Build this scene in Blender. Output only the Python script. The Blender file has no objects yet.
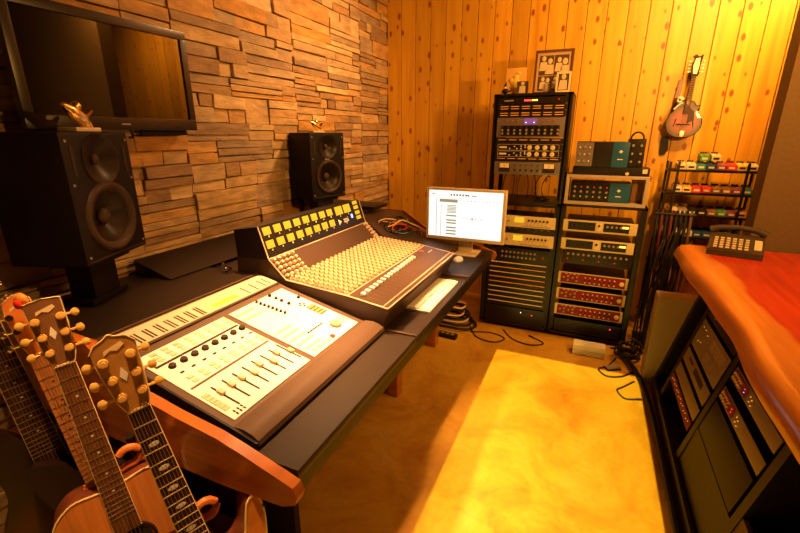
import bpy, bmesh, math, random
from mathutils import Vector, Matrix, Euler
random.seed(7)
C = bpy.context.scene.collection
R = math.radians
PI = math.pi

# ------------------------------------------------------------------ materials
def newmat(name):
    m = bpy.data.materials.new(name); m.use_nodes = True
    nt = m.node_tree; b = nt.nodes['Principled BSDF']
    return m, nt, b

def mat(name, col, rough=.5, metal=0, bump=0, bscale=60, vary=0, coat=0, emit=None, es=0):
    m, nt, b = newmat(name)
    b.inputs['Base Color'].default_value = (*col, 1)
    b.inputs['Roughness'].default_value = rough
    b.inputs['Metallic'].default_value = metal
    b.inputs['Coat Weight'].default_value = coat
    if not metal and not coat and rough >= .35: b.inputs['Specular IOR Level'].default_value = .2 if max(col) < .07 else .28
    if emit:
        b.inputs['Emission Color'].default_value = (*emit, 1)
        b.inputs['Emission Strength'].default_value = es
    tc = nt.nodes.new('ShaderNodeTexCoord')
    n = nt.nodes.new('ShaderNodeTexNoise'); n.inputs['Scale'].default_value = bscale
    nt.links.new(tc.outputs['Object'], n.inputs['Vector'])
    if vary:
        r = nt.nodes.new('ShaderNodeMix'); r.data_type = 'RGBA'
        r.inputs['A'].default_value = (*[c*(1-vary) for c in col], 1)
        r.inputs['B'].default_value = (*[min(1, c*(1+vary)) for c in col], 1)
        nt.links.new(n.outputs['Fac'], r.inputs['Factor'])
        nt.links.new(r.outputs['Result'], b.inputs['Base Color'])
    if bump:
        bp = nt.nodes.new('ShaderNodeBump'); bp.inputs['Strength'].default_value = bump
        bp.inputs['Distance'].default_value = .01
        nt.links.new(n.outputs['Fac'], bp.inputs['Height'])
        nt.links.new(bp.outputs['Normal'], b.inputs['Normal'])
    return m

def ramp(nt, stops):
    r = nt.nodes.new('ShaderNodeValToRGB')
    els = r.color_ramp.elements
    while len(els) < len(stops): els.new(.5)
    for e, (p, c) in zip(els, stops):
        e.position = p; e.color = (*c, 1)
    return r

def wood(name, c1, c2, rough=.4, scale=(30, 30, 2), coat=0, island=0):
    m, nt, b = newmat(name)
    tc = nt.nodes.new('ShaderNodeTexCoord'); mp = nt.nodes.new('ShaderNodeMapping')
    mp.inputs['Scale'].default_value = scale
    n = nt.nodes.new('ShaderNodeTexNoise'); n.inputs['Scale'].default_value = 1.0
    n.inputs['Detail'].default_value = 6; n.inputs['Distortion'].default_value = .6
    nt.links.new(tc.outputs['Object'], mp.inputs['Vector']); nt.links.new(mp.outputs['Vector'], n.inputs['Vector'])
    r = ramp(nt, [(.3, c1), (.7, c2)])
    nt.links.new(n.outputs['Fac'], r.inputs['Fac'])
    nt.links.new(r.outputs['Color'], b.inputs['Base Color'])
    b.inputs['Roughness'].default_value = rough
    b.inputs['Coat Weight'].default_value = coat
    return m

def pine_mat():
    m, nt, b = newmat('pine_boards')
    L = nt.links.new; N = nt.nodes.new
    tc = N('ShaderNodeTexCoord'); g = N('ShaderNodeNewGeometry')
    mp = N('ShaderNodeMapping'); mp.inputs['Scale'].default_value = (15, 1, 1.0)
    off = N('ShaderNodeVectorMath'); off.operation = 'MULTIPLY_ADD'
    cv = N('ShaderNodeCombineXYZ')
    L(g.outputs['Random Per Island'], cv.inputs[0]); L(g.outputs['Random Per Island'], cv.inputs[2])
    off.inputs[1].default_value = (37, 37, 37)
    L(cv.outputs[0], off.inputs[0]); L(tc.outputs['Object'], off.inputs[2])
    L(off.outputs[0], mp.inputs['Vector'])
    n = N('ShaderNodeTexNoise'); n.inputs['Scale'].default_value = 1; n.inputs['Detail'].default_value = 7
    n.inputs['Distortion'].default_value = .8
    L(mp.outputs[0], n.inputs['Vector'])
    r = ramp(nt, [(.25, (.58, .26, .015)), (.5, (.72, .37, .022)), (.8, (.80, .45, .03))])
    L(n.outputs['Fac'], r.inputs['Fac'])
    # board to board tone
    hs = N('ShaderNodeHueSaturation')
    mr = N('ShaderNodeMapRange'); mr.inputs['To Min'].default_value = .8; mr.inputs['To Max'].default_value = 1.1
    L(g.outputs['Random Per Island'], mr.inputs['Value']); L(mr.outputs[0], hs.inputs['Value'])
    L(r.outputs['Color'], hs.inputs['Color'])
    # knots
    sxyz = N('ShaderNodeSeparateXYZ'); L(off.outputs[0], sxyz.inputs[0])
    cxy = N('ShaderNodeCombineXYZ'); L(sxyz.outputs['X'], cxy.inputs['X']); L(sxyz.outputs['Z'], cxy.inputs['Y'])
    mk = N('ShaderNodeMapping'); mk.inputs['Scale'].default_value = (12, 6.5, 1)
    L(cxy.outputs[0], mk.inputs['Vector'])
    v = N('ShaderNodeTexVoronoi'); v.voronoi_dimensions = '2D'; v.inputs['Scale'].default_value = 1; v.inputs['Randomness'].default_value = 1
    L(mk.outputs[0], v.inputs['Vector'])
    # only some cells have a knot: the size depends on the cell colour
    sp = N('ShaderNodeSeparateColor'); L(v.outputs['Color'], sp.inputs[0])
    ms = N('ShaderNodeMapRange'); ms.inputs['From Min'].default_value = .55; ms.inputs['To Min'].default_value = .0; ms.inputs['To Max'].default_value = .15
    L(sp.outputs[0], ms.inputs['Value'])
    dv = N('ShaderNodeMath'); dv.operation = 'SUBTRACT'
    L(v.outputs['Distance'], dv.inputs[0]); L(ms.outputs[0], dv.inputs[1])
    kr = ramp(nt, [(.0, (1, 1, 1)), (.035, (.5, .5, .5)), (.09, (0, 0, 0))])
    L(dv.outputs[0], kr.inputs['Fac'])
    # kill knots with zero size
    gt = N('ShaderNodeMath'); gt.operation = 'GREATER_THAN'; gt.inputs[1].default_value = .02
    L(ms.outputs[0], gt.inputs[0])
    mu = N('ShaderNodeMath'); mu.operation = 'MULTIPLY'
    L(kr.outputs['Color'], mu.inputs[0]); L(gt.outputs[0], mu.inputs[1])
    mx = N('ShaderNodeMix'); mx.data_type = 'RGBA'
    mx.inputs['B'].default_value = (.30, .085, .015, 1)
    L(mu.outputs[0], mx.inputs['Factor']); L(hs.outputs['Color'], mx.inputs['A'])
    L(mx.outputs['Result'], b.inputs['Base Color'])
    b.inputs['Roughness'].default_value = .42
    return m

def stone_mat():
    m, nt, b = newmat('ledge_stone')
    L = nt.links.new; N = nt.nodes.new
    tc = N('ShaderNodeTexCoord'); g = N('ShaderNodeNewGeometry')
    r = ramp(nt, [(.0, (.27, .16, .08)), (.18, (.44, .27, .11)), (.34, (.56, .37, .16)), (.5, (.32, .22, .13)), (.62, (.60, .41, .19)), (.74, (.52, .26, .05)), (.86, (.30, .21, .13)), (.95, (.66, .47, .23))])
    L(g.outputs['Random Per Island'], r.inputs['Fac'])
    n = N('ShaderNodeTexNoise'); n.inputs['Scale'].default_value = 14; n.inputs['Detail'].default_value = 8
    mp = N('ShaderNodeMapping'); mp.inputs['Scale'].default_value = (1, .6, 1.8)
    L(tc.outputs['Object'], mp.inputs[0]); L(mp.outputs[0], n.inputs['Vector'])
    mr = N('ShaderNodeMapRange'); mr.inputs['From Min'].default_value = .3; mr.inputs['From Max'].default_value = .7
    mr.inputs['To Min'].default_value = .7; mr.inputs['To Max'].default_value = 1.18
    L(n.outputs['Fac'], mr.inputs['Value'])
    hs = N('ShaderNodeHueSaturation'); L(r.outputs['Color'], hs.inputs['Color']); L(mr.outputs[0], hs.inputs['Value'])
    L(hs.outputs['Color'], b.inputs['Base Color'])
    b.inputs['Roughness'].default_value = .8
    bp = N('ShaderNodeBump'); bp.inputs['Strength'].default_value = .9; bp.inputs['Distance'].default_value = .02
    L(n.outputs['Fac'], bp.inputs['Height']); L(bp.outputs[0], b.inputs['Normal'])
    return m

def floor_mat():
    m, nt, b = newmat('stained_concrete')
    L = nt.links.new; N = nt.nodes.new
    tc = N('ShaderNodeTexCoord')
    n = N('ShaderNodeTexNoise'); n.inputs['Scale'].default_value = 2.3; n.inputs['Detail'].default_value = 9
    n.inputs['Distortion'].default_value = 1.6; n.inputs['Roughness'].default_value = .62
    L(tc.outputs['Object'], n.inputs['Vector'])
    r = ramp(nt, [(.28, (.36, .165, .015)), (.42, (.48, .25, .024)), (.55, (.56, .32, .034)), (.70, (.52, .34, .060))])
    L(n.outputs['Fac'], r.inputs['Fac'])
    n2 = N('ShaderNodeTexNoise'); n2.inputs['Scale'].default_value = 9; n2.inputs['Detail'].default_value = 6; n2.inputs['Distortion'].default_value = 3
    L(tc.outputs['Object'], n2.inputs['Vector'])
    mr = N('ShaderNodeMapRange'); mr.inputs['To Min'].default_value = .78; mr.inputs['To Max'].default_value = 1.2
    L(n2.outputs['Fac'], mr.inputs['Value'])
    hs = N('ShaderNodeHueSaturation'); L(r.outputs['Color'], hs.inputs['Color']); L(mr.outputs[0], hs.inputs['Value'])
    L(hs.outputs['Color'], b.inputs['Base Color'])
    mr2 = N('ShaderNodeMapRange'); mr2.inputs['To Min'].default_value = .3; mr2.inputs['To Max'].default_value = .55
    L(n2.outputs['Fac'], mr2.inputs['Value']); L(mr2.outputs[0], b.inputs['Roughness'])
    return m

def slab_mat():
    m, nt, b = newmat('redwood_slab')
    L = nt.links.new; N = nt.nodes.new
    tc = N('ShaderNodeTexCoord')
    mp = N('ShaderNodeMapping'); mp.inputs['Scale'].default_value = (26, 1.6, 26)
    L(tc.outputs['Object'], mp.inputs[0])
    n = N('ShaderNodeTexNoise'); n.inputs['Scale'].default_value = 1; n.inputs['Detail'].default_value = 7; n.inputs['Distortion'].default_value = .8
    L(mp.outputs[0], n.inputs['Vector'])
    heart = ramp(nt, [(.3, (.38, .020, .004)), (.7, (.60, .045, .006))]); L(n.outputs['Fac'], heart.inputs['Fac'])
    sap = ramp(nt, [(.3, (.54, .15, .018)), (.7, (.72, .26, .035))]); L(n.outputs['Fac'], sap.inputs['Fac'])
    # sapwood runs along the live edge: board coordinate across the slab, wandering with slow noise
    sx = N('ShaderNodeSeparateXYZ'); L(tc.outputs['Object'], sx.inputs[0])
    n2 = N('ShaderNodeTexNoise'); n2.inputs['Scale'].default_value = 2.5; L(tc.outputs['Object'], n2.inputs['Vector'])
    ma = N('ShaderNodeMath'); ma.operation = 'MULTIPLY_ADD'; ma.inputs[1].default_value = -.16
    L(n2.outputs['Fac'], ma.inputs[0]); L(sx.outputs['X'], ma.inputs[2])
    mr = N('ShaderNodeMapRange'); mr.inputs['From Min'].default_value = .052; mr.inputs['From Max'].default_value = .070
    L(ma.outputs[0], mr.inputs['Value'])
    mx = N('ShaderNodeMix'); mx.data_type = 'RGBA'
    L(mr.outputs[0], mx.inputs['Factor']); L(sap.outputs['Color'], mx.inputs['A']); L(heart.outputs['Color'], mx.inputs['B'])
    L(mx.outputs['Result'], b.inputs['Base Color'])
    b.inputs['Roughness'].default_value = .3; b.inputs['Coat Weight'].default_value = .4; b.inputs['Coat Roughness'].default_value = .15
    return m

def burst_mat(name, mid, edge, cx=0, cz=0, rad=.2, rough=.35):
    m, nt, b = newmat(name)
    L = nt.links.new; N = nt.nodes.new
    tc = N('ShaderNodeTexCoord'); vm = N('ShaderNodeVectorMath'); vm.operation = 'SUBTRACT'; vm.inputs[1].default_value = (cx, 0, cz)
    L(tc.outputs['Object'], vm.inputs[0])
    ml = N('ShaderNodeVectorMath'); ml.operation = 'MULTIPLY'; ml.inputs[1].default_value = (1, 0, 1); L(vm.outputs[0], ml.inputs[0])
    ln = N('ShaderNodeVectorMath'); ln.operation = 'LENGTH'; L(ml.outputs[0], ln.inputs[0])
    dv = N('ShaderNodeMath'); dv.operation = 'DIVIDE'; dv.inputs[1].default_value = rad; L(ln.outputs['Value'], dv.inputs[0])
    r = ramp(nt, [(.4, mid), (.8, tuple(.5*(a+c) for a, c in zip(mid, edge))), (1, edge)])
    L(dv.outputs[0], r.inputs['Fac']); L(r.outputs['Color'], b.inputs['Base Color'])
    b.inputs['Roughness'].default_value = rough; b.inputs['Coat Weight'].default_value = .1
    return m

M = {}
M['pine'] = pine_mat(); M['stone'] = stone_mat(); M['floor'] = floor_mat(); M['slab'] = slab_mat()
M['mortar'] = mat('mortar', (.10, .06, .035), .95, bump=.5)
M['plaster'] = mat('brown_plaster', (.13, .08, .03), .8, bump=.25, bscale=40, vary=.12)
M['ceiling'] = mat('ceiling_paint', (.16, .10, .05), .9)
M['black'] = mat('black_plastic', (.016, .012, .010), .42)
M['blackm'] = mat('black_steel', (.012, .008, .006), .45)
M['spk'] = mat('speaker_paint', (.010, .006, .004), .5, bump=.15, bscale=400)
M['cone'] = mat('speaker_cone', (.020, .012, .008), .35)
M['rubber'] = mat('surround_rubber', (.055, .032, .018), .45)
M['leather'] = mat('black_leather', (.030, .020, .013), .45, bump=.12, bscale=260)
M['laminate'] = mat('black_laminate', (.016, .009, .005), .40, bump=.1, bscale=90)
M['desk'] = wood('cherry_trim', (.28, .065, .007), (.46, .14, .015), .3, (4, 4, 40), coat=.5)
M['bronze'] = mat('bronze_plastic', (.085, .048, .026), .5)
M['white'] = mat('white_panel', (.76, .72, .64), .5)
M['cream'] = mat('cream_plastic', (.74, .62, .40), .4)
M['creamcap'] = mat('cream_cap', (.72, .60, .36), .4)
M['btn'] = mat('button_cream', (.56, .47, .31), .5)
M['strip'] = mat('meter_strip_cream', (.50, .42, .28), .5)
M['fretmetal'] = mat('fret_metal', (.40, .27, .11), .35, metal=.6)
M['stringm'] = mat('string_bronze', (.34, .20, .07), .4, metal=.5)
M['tan'] = mat('tan_trim', (.68, .48, .32), .45)
M['console'] = mat('console_brown', (.060, .033, .020), .42)
M['slot'] = mat('dark_slot', (.03, .02, .014), .6)
M['graycap'] = mat('grey_knob', (.30, .24, .19), .35)
M['silver'] = mat('silver_metal', (.62, .56, .48), .3, metal=.85)
M['alu'] = mat('brushed_aluminium', (.40, .34, .26), .42, metal=.4)
M['chrome'] = mat('chrome', (.85, .80, .70), .12, metal=1)
M['gold'] = mat('gold_metal', (.95, .66, .22), .25, metal=1)
M['vu'] = mat('meter_glow', (.22, .13, .01), .5, emit=(1, .62, .03), es=.62)
M['vudark'] = mat('meter_hood', (.12, .06, .02), .5)
M['vup'] = mat('meter_paper', (.85, .74, .48), .5)
M['ledred'] = mat('red_led', (.8, .02, .01), .4, emit=(1, .04, .02), es=4)
M['ledamber'] = mat('amber_led', (.9, .5, .05), .4, emit=(1, .5, .05), es=3)
M['ledblue'] = mat('blue_led', (.1, .2, .9), .4, emit=(.15, .25, 1), es=5)
M['ledwhite'] = mat('white_led', (.9, .8, 1), .4, emit=(.9, .75, 1), es=3)
M['lcd'] = mat('green_display', (.5, .6, .02), .4, emit=(.7, .75, .03), es=1.2)
M['purple'] = mat('violet_display', (.12, .05, .2), .3, emit=(.2, .07, .3), es=.6)
M['screen'] = mat('lit_screen', (.02, .02, .02), .4, emit=(1, .97, .88), es=.95)
M['scr_tan'] = mat('screen_tan', (.02, .02, .02), .5, emit=(.30, .23, .12), es=1)
M['scr_gray'] = mat('screen_grey', (.02, .02, .02), .5, emit=(.25, .20, .20), es=1)
M['scr_pink'] = mat('screen_pink', (.02, .02, .02), .5, emit=(.60, .18, .30), es=1)
M['scr_dark'] = mat('screen_dark', (.02, .02, .02), .5, emit=(.08, .07, .01), es=.8)
M['tvglass'] = mat('tv_glass', (.008, .006, .005), .02, coat=1)
M['tvglass'].node_tree.nodes['Principled BSDF'].inputs['Specular IOR Level'].default_value = .6
M['tvglass'].node_tree.nodes['Principled BSDF'].inputs['Coat Roughness'].default_value = .02
M['tvframe'] = mat('tv_frame', (.016, .009, .006), .3)
M['steelpanel'] = mat('grey_steel_panel', (.17, .14, .13), .45, metal=.2)
M['bluepanel'] = mat('blue_panel', (.015, .09, .20), .4)
M['maroon'] = mat('maroon_panel', (.20, .012, .008), .6)
M['creampanel'] = mat('cream_faceplate', (.66, .55, .30), .4)
M['darkpanel'] = mat('dark_faceplate', (.013, .008, .006), .45)
M['orangelabel'] = mat('orange_label', (.75, .40, .12), .5)
M['label'] = mat('pale_label', (.78, .68, .50), .5)
M['shelfalu'] = mat('pale_shelf_metal', (.42, .35, .27), .45)
M['ebony'] = mat('ebony_board', (.045, .020, .010), .4)
M['rosewood'] = wood('rosewood_board', (.10, .035, .012), (.20, .075, .025), .4)
M['maple'] = wood('maple_neck', (.42, .15, .04), (.56, .23, .065), .35)
M['spruce'] = wood('spruce_top', (.68, .30, .06), (.80, .40, .09), .25, (60, 60, 3), coat=.5)
M['cedar'] = wood('cedar_top', (.60, .20, .035), (.74, .28, .06), .25, (60, 60, 3), coat=.5)
M['mahog'] = wood('mahogany', (.12, .03, .012), (.22, .06, .02), .3, coat=.4)
M['headamber'] = wood('amber_headstock', (.36, .17, .035), (.50, .25, .06), .3, (20, 20, 3), coat=.5)
M['headdark'] = wood('walnut_headstock', (.16, .07, .025), (.26, .12, .045), .3, (20, 20, 3), coat=.4)
M['binding'] = mat('cream_binding', (.80, .62, .30), .4)
M['pearl'] = mat('pearl_inlay', (.80, .76, .66), .25)
M['darkburst'] = burst_mat('dark_burst', (.10, .02, .008), (.02, .008, .006), 0, -.75, .22)
M['mandburst'] = burst_mat('mandolin_burst', (.30, .035, .005), (.025, .005, .003), 0, -.32, .11)
M['red'] = mat('red_plastic', (.70, .035, .025), .4)
M['redorange'] = mat('orange_glaze', (.75, .22, .04), .4)
M['cable'] = mat('cable_rubber', (.014, .011, .009), .5)
M['photo'] = mat('photo_dark', (.10, .06, .03), .3)
M['photolight'] = mat('photo_light', (.66, .52, .34), .4)
M['framewood'] = mat('frame_wood', (.12, .055, .03), .4)
M['mat_board'] = mat('mount_board', (.52, .33, .22), .7)
for nm, c in dict(green=(.08, .30, .06), blue=(.03, .09, .20), orange=(.80, .30, .04), yellow=(.80, .55, .10), teal=(.05, .22, .20), brown=(.25, .11, .04), purple2=(.25, .06, .12), beige=(.72, .60, .40)).items():
    M[nm] = mat('pedal_' + nm, c, .4)

# ------------------------------------------------------------------ mesh helpers
class MB:
    def __init__(s): s.bm = bmesh.new()
    def _xf(s, vs, mtx):
        if mtx is not None: bmesh.ops.transform(s.bm, matrix=mtx, verts=vs)
    def box(s, x0, x1, y0, y1, z0, z1, mtx=None):
        r = bmesh.ops.create_cube(s.bm, size=1)['verts']
        for v in r:
            v.co = Vector((x0+(x1-x0)*(v.co.x+.5), y0+(y1-y0)*(v.co.y+.5), z0+(z1-z0)*(v.co.z+.5)))
        s._xf(r, mtx); return s
    def cyl(s, p0, p1, r0, r1=None, seg=16):
        p0 = Vector(p0); p1 = Vector(p1); d = p1-p0
        r = bmesh.ops.create_cone(s.bm, cap_ends=True, segments=seg, radius1=r0, radius2=r0 if r1 is None else r1, depth=d.length)['verts']
        q = Vector((0, 0, 1)).rotation_difference(d.normalized()).to_matrix().to_4x4()
        bmesh.ops.transform(s.bm, matrix=Matrix.Translation((p0+p1)/2) @ q, verts=r); return s
    def sph(s, c, r, sc=(1, 1, 1), seg=12):
        v = bmesh.ops.create_uvsphere(s.bm, u_segments=seg, v_segments=max(6, seg//2), radius=r)['verts']
        bmesh.ops.transform(s.bm, matrix=Matrix.Translation(c) @ Matrix.Diagonal((*sc, 1)), verts=v); return s
    def prism(s, pts, a, lo, hi):
        """pts in the plane across axis a ('x': (y,z), 'y': (x,z), 'z': (x,y))"""
        f = dict(x=lambda p, t: (t, p[0], p[1]), y=lambda p, t: (p[0], t, p[1]), z=lambda p, t: (p[0], p[1], t))[a]
        A = [s.bm.verts.new(f(p, lo)) for p in pts]; B = [s.bm.verts.new(f(p, hi)) for p in pts]
        s.bm.faces.new(A); s.bm.faces.new(list(reversed(B)))
        n = len(pts)
        for i in range(n): s.bm.faces.new((A[i], B[i], B[(i+1) % n], A[(i+1) % n]))
        return s
    def tube(s, pts, r, seg=8, closed=False):
        P = [Vector(p) for p in pts]; n = len(P); rings = []
        rr = r if isinstance(r, (list, tuple)) else [r]*n
        up = Vector((0, 0, 1))
        for i in range(n):
            if closed: t = (P[(i+1) % n]-P[i-1])
            else: t = (P[min(i+1, n-1)]-P[max(i-1, 0)])
            t.normalize()
            a = t.cross(up)
            if a.length < .05: a = t.cross(Vector((1, 0, 0)))
            a.normalize(); b = t.cross(a); 
            rings.append([s.bm.verts.new(P[i]+(a*math.cos(2*PI*k/seg)+b*math.sin(2*PI*k/seg))*rr[i]) for k in range(seg)])
        m = n if closed else n-1
        for i in range(m):
            A = rings[i]; B = rings[(i+1) % n]
            for k in range(seg): s.bm.faces.new((A[k], A[(k+1) % seg], B[(k+1) % seg], B[k]))
        if not closed:
            s.bm.faces.new(rings[0]); s.bm.faces.new(list(reversed(rings[-1])))
        return s
    def lathe(s, prof, mtx=None, seg=32, caps=(1, 1)):
        """prof list of (r, z) around local z"""
        rings = []; allv = []
        for (r, z) in prof:
            ring = [s.bm.verts.new((r*math.cos(2*PI*k/seg), r*math.sin(2*PI*k/seg), z)) for k in range(seg)]
            rings.append(ring); allv += ring
        for A, B in zip(rings, rings[1:]):
            for k in range(seg): s.bm.faces.new((A[k], A[(k+1) % seg], B[(k+1) % seg], B[k]))
        if caps[0]: s.bm.faces.new(rings[0])
        if caps[1]: s.bm.faces.new(list(reversed(rings[-1])))
        s._xf(allv, mtx); return s
    def mesh(s, name, m, bev=0, smooth=True, segs=2):
        bm = s.bm
        if bev:
            es = [e for e in bm.edges if len(e.link_faces) == 2 and e.calc_face_angle(0) > .6]
            bmesh.ops.bevel(bm, geom=es, offset=bev, segments=segs, profile=.7, affect='EDGES', clamp_overlap=True)
        bmesh.ops.recalc_face_normals(bm, faces=bm.faces)
        me = bpy.data.meshes.new(name); bm.to_mesh(me); bm.free()
        me.materials.append(m)
        if smooth:
            for p in me.polygons: p.use_smooth = True
            me.set_sharp_from_angle(angle=.6)
        return me

def link(name, me, parent=None, loc=(0, 0, 0), rot=(0, 0, 0)):
    o = bpy.data.objects.new(name, me); C.objects.link(o)
    o.location = loc; o.rotation_euler = rot
    if parent is not None: o.parent = parent
    return o

def tag(o, label, cat, group=None, kind=None):
    if label: o['label'] = label
    if cat: o['category'] = cat
    if group: o['group'] = group
    if kind: o['kind'] = kind
    return o

def thing(name, label, cat, loc=(0, 0, 0), rot=(0, 0, 0), group=None):
    o = bpy.data.objects.new(name, None); C.objects.link(o)
    o.location = loc; o.rotation_euler = rot; o.empty_display_size = .05
    return tag(o, label, cat, group)

def part(name, mb, m, parent, loc=(0, 0, 0), rot=(0, 0, 0), bev=0, smooth=True):
    me = mb if isinstance(mb, bpy.types.Mesh) else mb.mesh(name, m, bev, smooth)
    return link(name, me, parent, loc, rot)

def struct(name, mb, m, bev=0, smooth=False):
    o = link(name, mb.mesh(name, m, bev, smooth)); o['kind'] = 'structure'; return o

def dup(root, loc, rot=None, label=None):
    def cp(o, par):
        c = o.copy(); C.objects.link(c); c.parent = par
        for ch in list(o.children): cp(ch, c)
        return c
    kids = list(root.children)
    r = root.copy(); C.objects.link(r)
    for ch in kids: cp(ch, r)
    r.location = loc
    if rot is not None: r.rotation_euler = rot
    if label: r['label'] = label
    return r

def text_mesh(body, size, depth, m):
    cu = bpy.data.curves.new('txt', 'FONT'); cu.body = body; cu.size = size; cu.extrude = depth
    cu.align_x = 'CENTER'; cu.align_y = 'CENTER'
    o = bpy.data.objects.new('txt', cu); C.objects.link(o)
    bpy.context.view_layer.update()
    dg = bpy.context.evaluated_depsgraph_get()
    me = bpy.data.meshes.new_from_object(o.evaluated_get(dg))
    bpy.data.objects.remove(o); me.materials.clear(); me.materials.append(m)
    return me

# ------------------------------------------------------------------ room
XL, YB, ZC = -1.96, 4.10, 2.95
struct('floor', MB().box(XL-.2, 2.6, -3.2, YB+.2, -.1, 0), M['floor'])
struct('ceiling', MB().box(XL-.2, 2.6, -1.35, YB+.2, ZC, ZC+.1), M['ceiling'])

# ledge stone wall: every stone its own block, one wall
mb = MB()
mb.box(XL-.16, XL-.035, -1.3, YB, 0, ZC)
rs = random.Random(11)
panel_w = .95
y = -1.2; pi_ = 0
def stone(y0, y1, z0, z1):
    if y1-y0 < .03 or z1-z0 < .02: return
    g = .0022
    d = rs.uniform(-.012, .010)
    r = bmesh.ops.create_cube(mb.bm, size=1)['verts']
    j = lambda a: rs.uniform(-a, a)
    for v in r:
        X = XL + (d+j(.0035) if v.co.x > 0 else -.06)
        Y = (y0+g if v.co.y < 0 else y1-g) + j(.003)
        Z = (z0+g if v.co.z < 0 else z1-g) + j(.0035)
        v.co = Vector((X, Y, Z))
while y < YB:
    w = min(panel_w, YB-y)
    z = 0.0
    while z < ZC:
        h = rs.choice([.10, .12, .13, .15]); h = min(h, ZC-z)
        # cells along the course
        a = y
        while a < y+w-.001:
            cw = rs.uniform(.20, .50)
            if y+w-a-cw < .12: cw = y+w-a
            k = rs.random()
            if k < .42:
                hh = h*rs.uniform(.35, .65); stone(a, a+cw, z, z+hh); stone(a, a+cw, z+hh, z+h)
            elif k < .68:
                c1 = cw*rs.uniform(.35, .65); hh = h*rs.uniform(.4, .6)
                if rs.random() < .5:
                    stone(a, a+c1, z, z+hh); stone(a+c1, a+cw, z, z+hh); stone(a, a+cw, z+hh, z+h)
                else:
                    stone(a, a+cw, z, z+hh); stone(a, a+c1, z+hh, z+h); stone(a+c1, a+cw, z+hh, z+h)
            elif k < .86:
                h1 = h*.3; h2 = h*.66
                stone(a, a+cw, z, z+h1); stone(a, a+cw, z+h1, z+h2); stone(a, a+cw, z+h2, z+h)
            else:
                stone(a, a+cw, z, z+h)
            a += cw
        z += h
    y += w; pi_ += 1
sw = struct('wall_left', mb, M['stone'], bev=.004)

# pine board wall
mb = MB(); x = XL
while x < 2.45:
    mb.box(x+.0022, x+.148-.0022, YB+rs.uniform(0, .001), YB+.03, 0, ZC); x += .148
pw = mb.mesh('wall_back', M['pine'], bev=.004, smooth=False); o = link('wall_back', pw); o['kind'] = 'structure'
struct('wall_backing', MB().box(XL-.16, 2.5, YB+.031, YB+.12, 0, ZC), M['mortar'])
# plaster partition that returns at the right
struct('wall_partition', MB().box(.905, 2.4, 3.05, 3.20, 0, ZC), M['plaster'], bev=.004)
struct('wall_right', MB().box(2.4, 2.5, -1.3, YB+.1, 0, ZC), M['plaster'])
# wall behind the photographer, with the doorway that lets the daylight in
DX0, DX1, DZ = -.50, .47, 2.10
mb = MB().box(XL-.16, DX0, -1.32, -1.2, 0, ZC).box(DX1, 2.5, -1.32, -1.2, 0, ZC).box(DX0, DX1, -1.32, -1.2, DZ, ZC)
struct('wall_front', mb, M['plaster'])

# ------------------------------------------------------------------ television
tv = thing('television', 'large black flat television hung on the stone wall', 'television', (-1.86, 1.27, 1.84))
hw, hh = .368, .222
fr = MB().box(-.035, 0, -hw, hw, hh-.035, hh).box(-.035, 0, -hw, hw, -hh, -hh+.05).box(-.035, 0, -hw, -hw+.033, -hh+.05, hh-.035).box(-.035, 0, hw-.033, hw, -hh+.05, hh-.035)
part('bezel', fr, M['tvframe'], tv, bev=.003)
part('screen', MB().box(-.03, -.008, -hw+.033, hw-.033, -hh+.05, hh-.035), M['tvglass'], tv)
part('rear_housing', MB().box(-.075, -.036, -hw+.02, hw-.02, -hh+.02, hh-.02), M['black'], tv, bev=.01)
part('wall_bracket', MB().box(-.11, -.07, -.2, .2, -.1, .1).box(-.07, -.05, .1, .34, -.245, -.2).box(-.07,-.05,.2,.24,-.22,-.1), M['blackm'], tv)
part('maker_badge', MB().box(0, .001, -.02, .02, -hh+.02, -hh+.026), M['alu'], tv)

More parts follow.
